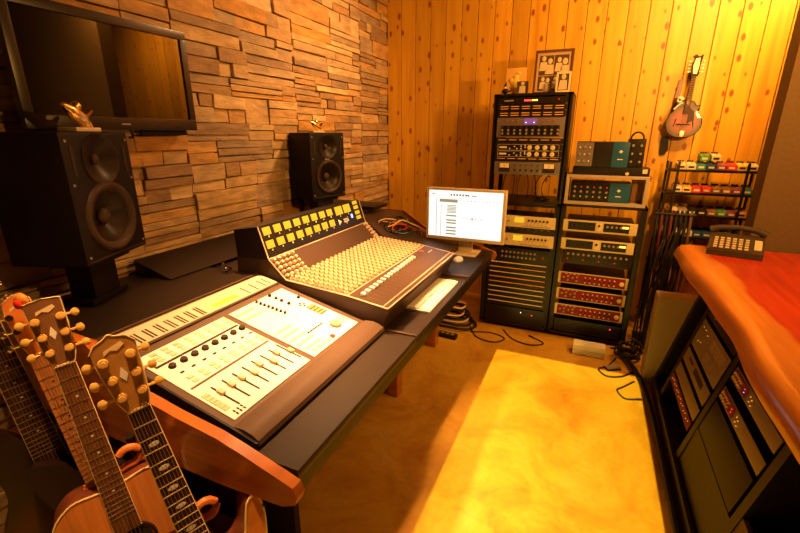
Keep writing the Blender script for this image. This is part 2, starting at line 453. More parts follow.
# ------------------------------------------------------------------ monitors (loudspeakers)
def speaker(w, h, d, loc, rz, label):
    """front face in the local +x direction, local y spans the width, base at z=0"""
    t = thing('studio_loudspeaker', label, 'loudspeaker', loc, (0, 0, rz), 'black studio loudspeakers either side of the desk')
    wr = w*.36
    rot = Matrix.Translation((0.001, 0, h*.335)) @ Matrix.Rotation(R(90), 4, 'Y')
    rt = Matrix.Translation((.001, 0, h*.79)) @ Matrix.Rotation(R(90), 4, 'Y')
    body = link('tmp', MB().box(-d, 0, -w/2, w/2, 0, h).mesh('cabinet', M['spk'], .012))
    cut = link('cut', MB().cyl((-.06, 0, h*.335), (.05, 0, h*.335), wr*.86, seg=48).cyl((-.04, 0, h*.79), (.05, 0, h*.79), w*.255, seg=48).mesh('cut', M['spk']))
    bo = body.modifiers.new('b', 'BOOLEAN'); bo.object = cut; bo.solver = 'EXACT'; bo.operation = 'DIFFERENCE'
    bpy.context.view_layer.update()
    me = bpy.data.meshes.new_from_object(body.evaluated_get(bpy.context.evaluated_depsgraph_get()))
    me.set_sharp_from_angle(angle=.6)
    bpy.data.objects.remove(body); bpy.data.objects.remove(cut)
    part('cabinet', me, None, t)
    part('surround', MB().lathe([(wr*.84, -.004), (wr*1.08, -.001), (wr*1.06, .005), (wr*1.0, .010), (wr*.92, .009), (wr*.84, .002), (wr*.80, -.006), (wr*.78, -.010)], rot, 40, (0, 0)), M['rubber'], t)
    wf = part('woofer', MB().lathe([(wr*.85, -.006), (wr*.80, -.007), (wr*.55, -.024), (wr*.30, -.040), (wr*.22, -.046), (wr*.1, -.048)], rot, 40, (0, 1)), M['cone'], t)
    part('dust_cap', MB().sph((-.036, 0, h*.335), wr*.26, (.6, 1, 1), 20), M['rubber'], wf)
    g = part('wave_guide', MB().lathe([(w*.275, -.0005), (w*.27, .003), (w*.25, .002), (w*.18, -.012), (w*.10, -.024), (w*.05, -.030), (w*.02, -.031)], rt, 40, (0, 1)), M['cone'], t)
    part('tweeter', MB().sph((-.026, 0, h*.79), w*.06, (.7, 1, 1), 16), M['rubber'], g)
    for s in (-1, 1):
        part('port_slot', MB().box(0, .002, s*w*.385-.007, s*w*.385+.007, h*.68, h*.90), M['slot'], t)
    part('name_strip', MB().box(0, .0015, -.028, .01, h*.60, h*.60+.008), M['tan'], t)
    part('base_line', MB().box(0, .002, -w/2+.012, w/2-.012, .012, .016), M['rubber'], t)
    for sy in (-1, 1):
        for z in (.03, h*.62, h-.03):
            part('screw', MB().cyl((0, sy*w*.44, z), (.003, sy*w*.44, z), .005, seg=8), M['graycap'], t)
    return t
def face_from(bl, br):
    a = Vector(bl); b = Vector(br); d = b-a
    return (a+b)/2, d.length, math.atan2(d.y, d.x) - PI/2
c1, w1, r1 = face_from((-1.597, .853), (-1.724, 1.169))
c2, w2, r2 = face_from((-1.722, 2.40), (-1.632, 2.683))
speaker(w1, .465, .285, (c1.x, c1.y, 1.143), r1, 'black studio loudspeaker on the left below the television, largest')
speaker(w2, .445, .235, (c2.x, c2.y, 1.165), r2, 'black studio loudspeaker standing against bare stone behind the meter bridge')
# stands behind the desk
def spk_stand(c, rz, bot, top, d, label):
    t = thing('speaker_riser', label, 'speaker riser', (c.x, c.y, bot), (0, 0, rz), 'black risers under the loudspeakers')
    h = top-bot
    part('top_plate', MB().box(-d+.06, -.04, -.11, .11, h-.022, h-.001), M['blackm'], t, bev=.003)
    part('column', MB().box(-d/2-.05, -d/2+.05, -.07, .07, .02, h-.022), M['blackm'], t, bev=.006)
    part('base_plate', MB().box(-d/2-.06, -d/2+.06, -.10, .10, 0, .02), M['blackm'], t, bev=.004)
spk_stand(c1, r1, .967, 1.143, .26, 'black riser block under the loudspeaker below the television')
spk_stand(c2, r2, .956, 1.165, .20, 'black riser block under the loudspeaker behind the meter bridge')

# small trophies on the speakers
def figurine(loc, s, label, rz=0):
    t = thing('figurine', label, 'figurine', loc, (0, 0, rz), 'small gold figurines on the loudspeakers')
    part('plinth', MB().box(-.035*s, .035*s, -.06*s, .06*s, 0, .014*s), M['cream'], t, bev=.003)
    b = MB().tube([(0, .035*s, .014*s), (0, .02*s, .04*s), (0, -.005*s, .055*s), (0, -.03*s, .075*s), (0, -.055*s, .09*s)], [.014*s, .022*s, .024*s, .018*s, .007*s], 10)
    b.sph((0, .0, .085*s), .020*s, seg=12).tube([(0, .03*s, .05*s), (.02*s, .05*s, .075*s)], [.012*s, .006*s])
    b.tube([(0, .0, .05*s), (.0, .045*s, .03*s), (.0, .055*s, .014*s)], [.016*s, .012*s, .010*s])
    part('body', b, M['gold'], t)
figurine((-1.70, .985, 1.609), 1.0, 'gold animal figurine on a pale plinth, on the speaker beneath the television', r1)
figurine((-1.76, 2.54, 1.611), .8, 'small dark gold figurine on top of the far loudspeaker', r2)

# ------------------------------------------------------------------ studio desk
CY0, CY1 = .66, 2.95      # desk ends
dk = thing('studio_desk', 'long black producer desk with orange wooden cheek and leather armrests', 'desk', (-1.2, 1.8, 0))
dl = lambda x, y, z=0: (x+1.2, y-1.8, z)
def dbox(mb, x0, x1, y0, y1, z0, z1): return mb.box(x0+1.2, x1+1.2, y0-1.8, y1-1.8, z0, z1)
prof = [(-1.93, .70), (-1.93, 1.0), (-1.40, 1.02), (-1.28, 1.015), (-1.10, .90), (-.95, .872), (-.80, .852), (-.70, .826), (-.62, .803), (-.562, .785), (-.552, .76), (-.56, .735), (-.60, .715), (-.80, .70)]
part('wooden_cheek', MB().prism([(x+1.2, z) for x, z in prof], 'y', CY0-.032-1.8, CY0-1.8), M['desk'], dk, bev=.008)
part('wooden_cheek', MB().prism([(x+1.2, z+(.022 if x < -.9 else .0)) for x, z in prof], 'y', CY1-1.8, CY1+.022-1.8), M['desk'], dk, bev=.005)
# work deck under everything
part('deck', dbox(MB(), -1.93, -.60, CY0, CY1, .72, .765), M['laminate'], dk, bev=.003)
part('front_rail', dbox(MB(), -.605, -.585, CY0, CY1, .715, .765), M['blackm'], dk)
# rear bridge
part('rear_bridge', MB().prism([(-1.93+1.2, .963), (-1.70+1.2, .966), (-1.375+1.2, .972), (-1.375+1.2, .765), (-1.93+1.2, .765)], 'y', CY0-1.8, 1.44-1.8), M['laminate'], dk, bev=.003)
part('bridge_lip', dbox(MB(), -1.378, -1.368, CY0+.02, 1.44, .962, .977), M['bronze'], dk)
part('raised_lid', MB().prism([(-1.915+1.2, 1.035), (-1.68+1.2, .972), (-1.915+1.2, .950)], 'y', 1.22-1.8, 1.95-1.8), M['laminate'], dk, bev=.002)
part('rear_shelf', dbox(MB(), -1.93, -1.52, 1.44, CY1, .90, .955), M['laminate'], dk, bev=.003)
part('rear_shelf', dbox(MB(), -1.93, -1.42, 2.72, CY1, 1.065, 1.09), M['laminate'], dk, bev=.003)
# sloped section beyond the console that carries the patch field
part('patch_deck', MB().prism([(-1.52+1.2, .765), (-1.52+1.2, 1.04), (-1.30+1.2, 1.035), (-1.14+1.2, .915), (-1.0+1.2, .885), (-.80+1.2, .85), (-.80+1.2, .765)], 'y', 2.42-1.8, CY1-.002-1.8), M['console'], dk, bev=.003)
# padded armrests in sections, with the sunken keyboard bay between them
for a, b in ((.668, 1.462), (2.30, 2.945)):
    part('armrest', dbox(MB(), -.79, -.575, a, b, .766, .800), M['leather'], dk, bev=.014)
part('armrest', dbox(MB(), -.79, -.585, 1.475, 2.288, .766, .786), M['leather'], dk, bev=.008)
for yy in (1.468, 2.294):
    part('bay_divider', dbox(MB(), -.79, -.583, yy-.006, yy+.006, .77, .804), M['bronze'], dk, bev=.003)
for yy in (2.13, 2.85):
    part('leg', dbox(MB(), -1.02, -.95, yy-.04, yy+.04, 0, .72), M['desk'], dk, bev=.004)
    part('leg', dbox(MB(), -1.85, -1.78, yy-.04, yy+.04, 0, .72), M['blackm'], dk, bev=.004)
part('rear_panel', dbox(MB(), -1.70, -1.66, .75, 2.9, .02, .72), M['laminate'], dk)
part('side_panel', dbox(MB(), -1.9, -.90, 1.0, 1.03, 0.0, .72), M['laminate'], dk)

# rack gear under the raised rear shelf beyond the meter bridge
t = thing('rack_processor', 'black processor tucked under the far rear shelf of the desk', 'audio unit', (-1.60, 2.66, .957))
part('case', MB().box(-.03, .13, -.2, .2, 0, .08), M['black'], t, bev=.003)
part('label_strip', MB().box(.13, .132, -.15, .0, .03, .045), M['label'], t)
part('display', MB().box(.13, .132, .04, .1, .03, .05), M['ledwhite'], t)

# ------------------------------------------------------------------ digital control surface
P0 = Vector((-.82, .842)); P1 = Vector((-1.21, .935))
cs = thing('control_surface', 'wide digital mixing controller with white panels and bronze wrist rest', 'control surface', (-1.0, 1.06, .80))
O = Vector((-1.0, 1.06, .80))
def prismw(pts, y0, y1, o=O): return MB().prism([(x-o.x, z-o.z) for x, z in pts], 'y', y0-o.y, y1-o.y)
part('body', prismw([(-.80, .767), (-.80, .836), (-1.22, .936), (-1.245, .944), (-1.365, .972), (-1.365, .767)], .688, 1.438), M['bronze'], cs, bev=.002)
part('wrist_rest', prismw([(-.776, .802), (-.728, .802), (-.712, .812), (-.716, .826), (-.735, .838), (-.765, .846), (-.802, .843)], .688, 1.438), M['bronze'], cs, bev=.004)
part('side_cover', prismw([(-.72, .801), (-.715, .822), (-.78, .840), (-1.365, .974), (-1.365, .801)], .680, .687), M['black'], cs)
th = math.atan2(P0.y-P1.y, P0.x-P1.x)   # slope along x
nrm = Vector((-(P0.y-P1.y), 0, (P0.x-P1.x))).normalized()
PLEN = (P1-P0).length
tilt = math.atan2(nrm.x, nrm.z)
def on(s, y, off=0, A=P0, B=P1, o=O):
    d = (B-A); n = Vector((-(A.y-B.y), (A.x-B.x))).normalized()
    if n.y < 0: n = -n
    p = A+d*s+n*off
    return (p.x-o.x, y-o.y, p.y-o.z)
def panel(name, s0, s1, y0, y1, m, root, A=P0, B=P1, o=O, hgt=.002, base=.0):
    Ld = (B-A).length; n = Vector((-(A.y-B.y), (A.x-B.x))).normalized()
    if n.y < 0: n = -n
    tl = math.atan2(n.x, n.y)
    me = MB().box(-(s1-s0)*Ld/2, (s1-s0)*Ld/2, -(y1-y0)/2, (y1-y0)/2, 0, hgt).mesh(name, m, 0, False)
    return link(name, me, root, on((s0+s1)/2, (y0+y1)/2, base, A, B, o), (0, tl, 0))
lp = panel('fader_panel', .0, 1.0, .712, 1.066, M['white'], cs)
rp = panel('master_panel', .0, 1.0, 1.092, 1.405, M['white'], cs)
cap_me = MB().box(-.012, .012, -.008, .008, 0, .011).mesh('fader_cap', M['btn'], .002)
knob_me = MB().cyl((0, 0, 0), (0, 0, .012), .011, .009, 16).mesh('knob', M['slot'], .001)
cl = lambda s, y, off=0: Vector(on(s, y, off))
def child(name, me, par, pos, rot=(0, tilt, 0)):
    """par is itself a tilted part: position given in the thing's frame"""
    o = bpy.data.objects.new(name, me); C.objects.link(o); o.parent = par
    mt = Matrix.LocRotScale(par.location, par.rotation_euler, None).inverted() @ Matrix.LocRotScale(Vector(pos), Euler(rot), None)
    o.matrix_local = mt
    return o
caps = [.26, .26, .26, .23, .27, .21, .27, .20]
slot_me = MB().box(-.056, .056, -.0035, .0035, 0, .0008).mesh('fader_slot', M['slot'], 0, False)
btn_me = MB().box(-.007, .007, -.010, .010, 0, .0025).mesh('button', M['btn'], .0006)
sbtn_me = MB().box(-.003, .003, -.006, .006, 0, .003).mesh('button', M['slot'], 0)
lkn = MB().cyl((0, 0, 0), (0, 0, .010), .0125, .0105, 16).mesh('rotary_knob', M['slot'], .001)
for i in range(8):
    yy = .765+i*.0418
    sl_ = child('fader_slot', slot_me, lp, on(.22, yy, .002))
    child('fader_cap', cap_me, lp, on(caps[i], yy, .003))
    child('rotary_knob', lkn, lp, on(.745, yy-.004, .002))
    child('small_button', sbtn_me, lp, on(.64, yy-.004, .002))
    for s in (.50, .555, .86, .91, .96):
        child('button', btn_me, lp, on(s, yy-.004, .002))
for i, (s, y0) in enumerate(((.20, .73), (.16, .73), (.12, .73), (.24, .73), (.28, .73), (.32, .73))):
    child('button', btn_me, lp, on(s, y0, .002))
for i in range(2):
    for j in range(3): child('screen_print', MB().box(-.005, .005, -.003, .003, 0, .0006).mesh('screen_print', M['slot']), lp, on(.03+i*.03, .735+j*.014, .002))
panel('rule_line', .800, .826, .725, 1.06, M['slot'], cs, base=.002, hgt=.0006)
panel('rule_line', .436, .458, .725, 1.06, M['bronze'], cs, base=.002, hgt=.0006)
# master module
k8 = MB().cyl((0, 0, 0), (0, 0, .010), .006, .005, 12).mesh('small_knob', M['slot'], .0008)
strip_me = MB().box(-.0015, .0015, -.026, 0, 0, .0006).mesh('scribe_line', M['tan'], 0)
for i in range(8):
    s = .99-.33*i/7; yy = 1.221+.017*i/7
    child('small_knob', k8, rp, on(s-.02, yy+.01, .002)); child('scribe_line', strip_me, rp, on(s-.02, yy-.002, .002))
kk = MB().cyl((0, 0, 0), (0, 0, .010), .0075, .006, 12).mesh('small_knob', M['slot'], .0008)
for s, yy in ((.97, 1.311), (.89, 1.314), (.82, 1.315), (.73, 1.318), (.74, 1.39)): child('small_knob', kk, rp, on(s, yy, .002))
for ds, dy in ((.03, 0), (-.03, 0), (0, .012), (0, -.012)): child('small_button', sbtn_me, rp, on(.62+ds, 1.352+dy, .002))
pd = panel('keypad', .36, .56, 1.345, 1.392, M['bronze'], cs, base=.002, hgt=.0012)
kp = MB().box(-.005, .005, -.0035, .0035, 0, .002).mesh('key', M['orangelabel'], 0)
for i in range(4):
    for j in range(4): child('key', kp, pd, on(.39+i*.047, 1.351+j*.0115, .0032))
part('jog_wheel', MB().lathe([(.024, 0), (.024, .007), (.021, .010), (.004, .010)], None, 28).mesh('jog_wheel', M['graycap']), None, cs, on(.15, 1.323, .002), (0, tilt, 0))
panel('touch_pad', .10, .22, 1.362, 1.398, M['beige'], cs, base=.002, hgt=.0015)
for i in range(5):
    me = MB().box(-.009, .009, -.009, .009, 0, .004).mesh('transport_button', M['red'] if i == 4 else M['cream'], .001)
    child('transport_button', me, rp, on(.055, 1.128+i*.029, .002))
for i in range(6): child('small_button', sbtn_me, rp, on(.26, 1.20+i*.017, .002))
for r_ in range(5):
    for c_ in range(6): child('button', btn_me, rp, on(.12+.085*r_, 1.115+c_*.024, .0014)) if c_ < 4 else None
for r_ in range(2):
    for c_ in range(4): child('button', btn_me, rp, on(.82+.1*r_, 1.11+c_*.024, .0014))
# meter strip along the back
S0 = Vector((-1.255, .950)); S1 = Vector((-1.352, .972))
ms = panel('meter_strip', .0, 1.0, .700, 1.432, M['strip'], cs, A=S0, B=S1, base=.0)
mtilt = math.atan2(-(S0.y-S1.y), (S0.x-S1.x))
slotm = MB().box(-.030, .030, -.0032, .0032, 0, .0007).mesh('level_meter', M['slot'], 0)
ys = [.745+i*.041 for i in range(8)]
for yy in ys: 
    for q in (-.006, .006): child('level_meter', slotm, ms, on(.38, yy+q, .002, S0, S1), (0, mtilt, 0))
for yy in (1.27, 1.32, 1.37, 1.40): child('level_meter', slotm, ms, on(.38, yy, .002, S0, S1), (0, mtilt, 0))
child('time_display', MB().box(-.013, .013, -.062, .062, 0, .001).mesh('time_display', M['lcd'], 0), ms, on(.30, 1.15, .002, S0, S1), (0, mtilt, 0))
dg_me = MB().box(-.006, .006, -.003, .003, 0, .0005).mesh('digit', M['slot'], 0)
for i in range(8): child('digit', dg_me, ms, on(.30, 1.10+i*.0145, .0031, S0, S1), (0, mtilt, 0))
panel('dark_band', -.13, .0, .700, 1.432, M['console'], cs, A=S0, B=S1)

# ------------------------------------------------------------------ analogue console
Y0, Y1 = 1.447, 2.385
o2 = Vector((-1.0, 1.9, .80))
con = thing('mixing_console', 'dark brown analogue mixing console with rows of cream knobs and lit yellow meters', 'mixing console', tuple(o2))
F0, F1 = Vector((-.700, .907)), Vector((-.895, .935))
G0, G1 = Vector((-.895, .935)), Vector((-1.218, .961))
K0, K1 = Vector((-1.218, .961)), Vector((-1.309, 1.049))
B0, B1 = Vector((-1.309, 1.049)), Vector((-1.358, 1.199))
part('chassis', prismw([(-.80, .767), (-.80, .802), (-.735, .802), (-.695, .895), (-.700, .905), (-.895, .933), (-1.218, .959), (-1.309, 1.047), (-1.50, 1.04), (-1.50, .767)], Y0, Y1, o2), M['console'], con, bev=.003)
part('meter_housing', prismw([(-1.309, 1.046), (-1.357, 1.197), (-1.500, 1.172), (-1.493, 1.04)], Y0, Y1, o2), M['black'], con, bev=.003)
# pale edge trim
def tr(A, B, y, w=.006):
    a = Vector(on(0, y, .0025, A, B, o2)); b = Vector(on(1, y, .0025, A, B, o2))
    return a, b
tm = MB()
for yy in (Y0+.003, Y1-.003):
    pts = [on(0, yy, .001, F0, F1, o2), on(0, yy, .001, G0, G1, o2), on(0, yy, .001, K0, K1, o2), on(0, yy, .001, B0, B1, o2), on(1, yy, .001, B0, B1, o2)]
    tm.tube(pts, .0032, 6)
for A, B, s in ((F0, F1, .0), (G0, G1, 0), (K0, K1, 0), (B0, B1, 0), (F0, F1, .13)):
    tm.tube([on(s, Y0+.003, .001, A, B, o2), on(s, Y1-.003, .001, A, B, o2)], .0028, 6)
part('edge_trim', tm, M['tan'], con)
# VU meters
br = panel('meter_panel', .02, .98, Y0+.008, Y1-.008, M['black'], con, B0, B1, o2, .002, .0)
btl = math.atan2((B0-B1).y*-1*-1, 1)
nb = Vector((-(B0.y-B1.y), (B0.x-B1.x))).normalized()
if nb.y < 0 and nb.x < 0: nb = -nb
btilt = br.rotation_euler[1]
def vu(w, h, s, yy, dark=True):
    f = child('meter', MB().box(-h/2, h/2, -w/2, w/2, 0, .003).mesh('meter', M['vu'], .0008), br, on(s, yy, .002, B0, B1, o2), (0, btilt, 0))
    f2 = child('trim_screw', MB().box(-.004, .004, -.003, .003, 0, .002).mesh('trim_screw', M['label'], 0), br, on(s-.5*h/.158-.055, yy+.004, .002, B0, B1, o2), (0, btilt, 0))
    return f
for i in range(8):
    vu(.050, .037, .80, 1.495+i*.0755); vu(.050, .037, .40, 1.490+i*.0755)
vu(.074, .050, .77, 2.120); vu(.074, .050, .77, 2.212)
lm = MB().box(-.011, .011, -.026, .026, 0, .003).mesh('small_meter', M['vu'], .0008)
for s in (.90, .71, .50, .30): child('small_meter', lm, br, on(s, 2.318, .002, B0, B1, o2), (0, btilt, 0))
# maker logo: white arrow mark and lower-case lettering, blue oval lamp
lg = child('maker_logo', text_mesh('api', .05, .0006, M['pearl']), br, on(.34, 2.165, .0028, B0, B1, o2), (0, 0, 0))
RM = Matrix(((0, nb.x*0, 0), (0, 0, 0), (0, 0, 0)))
d_up = Vector(((B1-B0).normalized().x, 0, (B1-B0).normalized().y)); d_rt = Vector((0, 1, 0)); d_n = d_rt.cross(d_up)
mm = Matrix((d_rt, d_up, d_n)).transposed().to_4x4()
if d_n.x < 0: pass
lg.matrix_local = Matrix.LocRotScale(br.location, br.rotation_euler, None).inverted() @ Matrix.Translation(on(.37, 2.170, .003, B0, B1, o2)) @ mm
mk = bpy.data.objects.new('logo_mark', MB().prism([(-.014, -.018), (.016, 0), (-.014, .018)], 'z', 0, .001).mesh('logo_mark', M['pearl'], 0)); C.objects.link(mk); mk.parent = br
mk.matrix_local = Matrix.LocRotScale(br.location, br.rotation_euler, None).inverted() @ Matrix.Translation(on(.35, 2.10, .003, B0, B1, o2)) @ mm
child('blue_lamp', MB().box(-.012, .012, -.008, .008, 0, .002).mesh('blue_lamp', M['ledblue'], .004), br, on(.43, 2.245, .002, B0, B1, o2), (0, btilt, 0))
# sloped upper panel with grey knob blocks
kp_ = panel('upper_panel', .03, .97, Y0+.008, Y1-.008, M['console'], con, K0, K1, o2, .002, 0)
ktilt = kp_.rotation_euler[1]
sk = MB().cyl((0, 0, 0), (0, 0, .014), .0095, .007, 12).mesh('silver_knob', M['tan'], .001)
for i in range(5):
    for j in range(5): child('silver_knob', sk, kp_, on(.12+i*.19, 1.468+j*.034, .002, K0, K1, o2), (0, ktilt, 0))
for i in range(5): child('silver_knob', sk, kp_, on(.12+i*.19, 2.345, .002, K0, K1, o2), (0, ktilt, 0)); child('silver_knob', sk, kp_, on(.12+i*.19, 2.365, .002, K0, K1, o2), (0, ktilt, 0))
# channel strips
M['chanbrown'] = mat('channel_brown', (.13, .08, .04), .5)
cp = panel('channel_panel', .0, 1.0, Y0+.01, Y1-.01, M['chanbrown'], con, G0, G1, o2, .002, 0)
ctilt = cp.rotation_euler[1]
NC, NR = 22, 12
ckn = MB().cyl((0, 0, 0), (0, 0, .004), .0105, .0105, 12).cyl((0, 0, .004), (0, 0, .017), .0075, .006, 10).mesh('channel_knob', M['creamcap'], .0006)
cnt = 0; rest = []
cells = []
for i in range(NC):
    for j in range(NR):
        cells.append((i, j, 1.475+i*.0412, .06+j*.081))
cells.sort(key=lambda c: (c[2]**2 + (G0.x+(G1.x-G0.x)*c[3])**2))
for n_, (i, j, yy, s) in enumerate(cells):
    if n_ < 100: child('channel_knob', ckn, cp, on(s, yy, .002, G0, G1, o2), (0, ctilt, 0))
    else: rest.append((s, yy))
mb = MB()
for s, yy in rest:
    p = Vector(on(s, yy, .002, G0, G1, o2)); q = Vector(on(s, yy, .006, G0, G1, o2)); w_ = Vector(on(s, yy, .019, G0, G1, o2))
    mb.cyl(p, q, .0105, seg=10); mb.cyl(q, w_, .0075, .006, 8)
kr_ = part('channel_knob', mb, M['creamcap'], con); kr_['kind'] = 'stuff'
# dark scribe lines between the strips
mb = MB()
for i in range(NC+1):
    yy = 1.475+(i-.5)*.0412
    a = on(.0, yy, .0022, G0, G1, o2); b = on(1, yy, .0022, G0, G1, o2)
    mb.tube([a, b], .0014, 4)
for j in range(NR):
    s = .10+j*.081
    mb.tube([on(s, Y0+.02, .002, G0, G1, o2), on(s, Y1-.02, .002, G0, G1, o2)], .0020, 4)
part('strip_lines', mb, M['slot'], con)
# fader bank
fp = panel('fader_panel', .15, .98, Y0+.01, Y1-.01, M['console'], con, F0, F1, o2, .002, 0)
ftilt = fp.rotation_euler[1]
fsl = MB().box(-.040, .040, -.0016, .0016, 0, .0006).mesh('fader_slot', M['chanbrown'], 0)
fsd = MB().box(-.040, .040, -.006, .006, 0, .0004).mesh('fader_scale', M['slot'], 0)
fcap = MB().box(-.012, .012, -.010, .010, 0, .014).mesh('fader_cap', M['white'], .002)
for i in range(16):
    yy = 1.494+i*.0405
    child('fader_slot', fsl, fp, on(.50, yy, .0022, F0, F1, o2), (0, ftilt, 0))
    child('fader_cap', fcap, fp, on(.71+.006*i, yy, .002, F0, F1, o2), (0, ftilt, 0))
child('warning_lamp', MB().cyl((0, 0, 0), (0, 0, .003), .012, seg=12).mesh('warning_lamp', M['red'], 0), fp, on(.85, 2.26, .002, F0, F1, o2), (0, ftilt, 0))
part('maker_strip', MB().box(-.003, .003, -.03, .03, 0, .001).mesh('maker_strip', M['tan'], 0), None, con, on(.65, 2.30, .003, F0, F1, o2), (0, ftilt, 0))

# computer keyboard in the bay, mouse, headset of cables
kb = thing('computer_keyboard', 'slim white computer keyboard on the black armrest below the console', 'keyboard', (-.688, 1.965, .787), (0, 0, R(0)))
part('tray', MB().box(-.070, .070, -.235, .235, 0, .012), M['white'], kb, bev=.003)
mb = MB()
for r_ in range(6):
    for c_ in range(20):
        mb.box(-.062+r_*.0205, -.062+r_*.0205+.018, -.228+c_*.0229, -.228+c_*.0229+.0205, .012, .017)
part('keys', mb, M['white'], kb)
ms_ = thing('computer_mouse', 'small white computer mouse on the armrest beside the screen foot', 'mouse', (-.735, 2.60, .801))
part('shell', MB().sph((0, 0, .0), .032, (1.0, 1.6, .8), 20), M['white'], ms_)
part('scroll_ball', MB().sph((0, .03, .022), .004), M['graycap'], ms_)

# display
mo = thing('computer_monitor', 'computer screen in a pale frame showing a recording session', 'computer screen', (-.748, 2.80, .801))
def mbx(m_, x0, x1, y0, y1, z0, z1): return m_.box(x0+.748, x1+.748, y0-2.80, y1-2.80, z0-.801, z1-.801)
fx0, fx1, fz0, fz1 = -1.022, -.474, .895, 1.252
f_ = MB(); mbx(f_, fx0, fx1, 2.75, 2.785, fz1-.016, fz1); mbx(f_, fx0, fx1, 2.75, 2.785, fz0, fz0+.022)
mbx(f_, fx0, fx0+.018, 2.75, 2.785, fz0+.022, fz1-.016); mbx(f_, fx1-.020, fx1, 2.75, 2.785, fz0+.022, fz1-.016)
part('bezel', f_, M['cream'], mo, bev=.002)
part('back_cover', mbx(MB(), fx0+.01, fx1-.01, 2.786, 2.805, fz0+.01, fz1-.01), M['alu'], mo, bev=.004)
scr = part('screen', mbx(MB(), fx0+.018, fx1-.020, 2.756, 2.784, fz0+.022, fz1-.016), M['screen'], mo)
W_ = fx1-fx0-.038; H_ = fz1-fz0-.038; sx0 = fx0+.018; sz1 = fz1-.016
def scrbox(m_, u0, u1, v0, v1): return mbx(m_, sx0+u0*W_, sx0+u1*W_, 2.7552, 2.756, sz1-v1*H_, sz1-v0*H_)
m_ = MB(); scrbox(m_, .15, .40, .185, .25); 
for k in range(6): scrbox(m_, .26, .385, .31+k*.03, .325+k*.03)
for v in (.52, .62, .68, .78, .85, .92): scrbox(m_, .25, .39, v, v+.03)
part('track_list', m_, M['scr_tan'], scr)
m_ = MB(); scrbox(m_, .105, .112, .17, .99); scrbox(m_, .17, .176, .30, .99); scrbox(m_, 0, .11, .125, .13)
for v in (.34, .40, .46): scrbox(m_, .30, .39, v, v+.006)
part('divider_lines', m_, M['scr_gray'], scr)
m_ = MB(); scrbox(m_, .46, .58, .575, .582); scrbox(m_, .595, .62, .56, .60); scrbox(m_, .65, .67, .572, .588); scrbox(m_, .72, .735, .57, .59); scrbox(m_, .22, .58, .155, .16)
part('waveform', m_, M['scr_pink'], scr)
m_ = MB()
for u in (.30, .34, .38, .42, .46, .50, .53): scrbox(m_, u, u+.022, .07, .105)
scrbox(m_, .59, .65, .085, .10); scrbox(m_, .04, .08, .07, .085)
for u in [.42+.05*k for k in range(11)]: scrbox(m_, u, u+.03, .20, .207)
part('toolbar', m_, M['scr_dark'], scr)
part('stand_neck', MB().box(-.05, .05, .012, .03, .008, .16), M['cream'], mo, bev=.003)
part('stand_foot', MB().box(-.11, .10, -.10, .08, 0, .008), M['cream'], mo, bev=.002)

# patch cords heaped on the sloped deck beyond the console
cols = [M['red'], M['cable'], M['cable'], M['brown'], M['tan'], M['teal'], M['cable'], M['yellow'], M['brown'], M['cable'], M['red'], M['cable'], M['orange'], M['cable']]
cname = ['red', 'black', 'black', 'orange', 'cream', 'teal', 'black', 'yellow', 'brown', 'black', 'red', 'black', 'orange', 'black']
rp_ = random.Random(5)
def deck_z(x):
    if x > -1.14: return .915+(-1.14-x)*-.0 - (x+1.14)*.214
    if x < -1.30: return 1.037
    return 1.035-(x+1.30)*.75
for i, m_ in enumerate(cols):
    xa = rp_.uniform(-1.27, -1.17); ya = rp_.uniform(2.50, 2.60)
    xb = rp_.uniform(-1.22, -1.05); yb = rp_.uniform(2.74, 2.88)
    pts = []
    for k in range(15):
        u = k/14; x_ = xa+(xb-xa)*u+.018*math.sin(u*7+i); y_ = ya+(yb-ya)*u
        pts.append((x_, y_, deck_z(x_)+.006+(.045+.012*(i % 4))*math.sin(PI*u)*(.7+.3*math.sin(i*2.1))))
    t = thing('patch_cable', {'red': 'red patch cable', 'black': 'black patch cable', 'orange': 'orange patch cable', 'cream': 'cream patch cable', 'teal': 'dark teal patch cable', 'yellow': 'yellow patch cable', 'brown': 'brown patch cable'}[cname[i]] + ' looping in the tangle beyond the console', 'cable', pts[0], (0, 0, 0), 'patch cables tangled beyond the console')
    p0 = Vector(pts[0])
    part('cord', MB().tube([Vector(p)-p0 for p in pts], .0042, 6), m_, t)
    for q, qn in ((pts[0], pts[1]), (pts[-1], pts[-2])):
        q = Vector(q)-p0; part('plug', MB().cyl(q, q+Vector((0, 0, .022)), .0055, seg=8), M['cable'] if cname[i] != 'black' else M['chrome'], t)

# small chrome gadget at the left end of the bridge
t = thing('cable_connector', 'chrome connector with black cable behind the console end', 'connector', (-1.53, 1.40, .972))
part('chrome_shell', MB().cyl((0, 0, .006), (.03, .0, .022), .008, seg=12).cyl((0, .0, .02), (0, -.012, .05), .006, seg=12), M['chrome'], t)
part('cable_tail', MB().tube([(0, 0, .01), (-.05, .02, .02), (-.1, .03, .008)], .004), M['cable'], t)

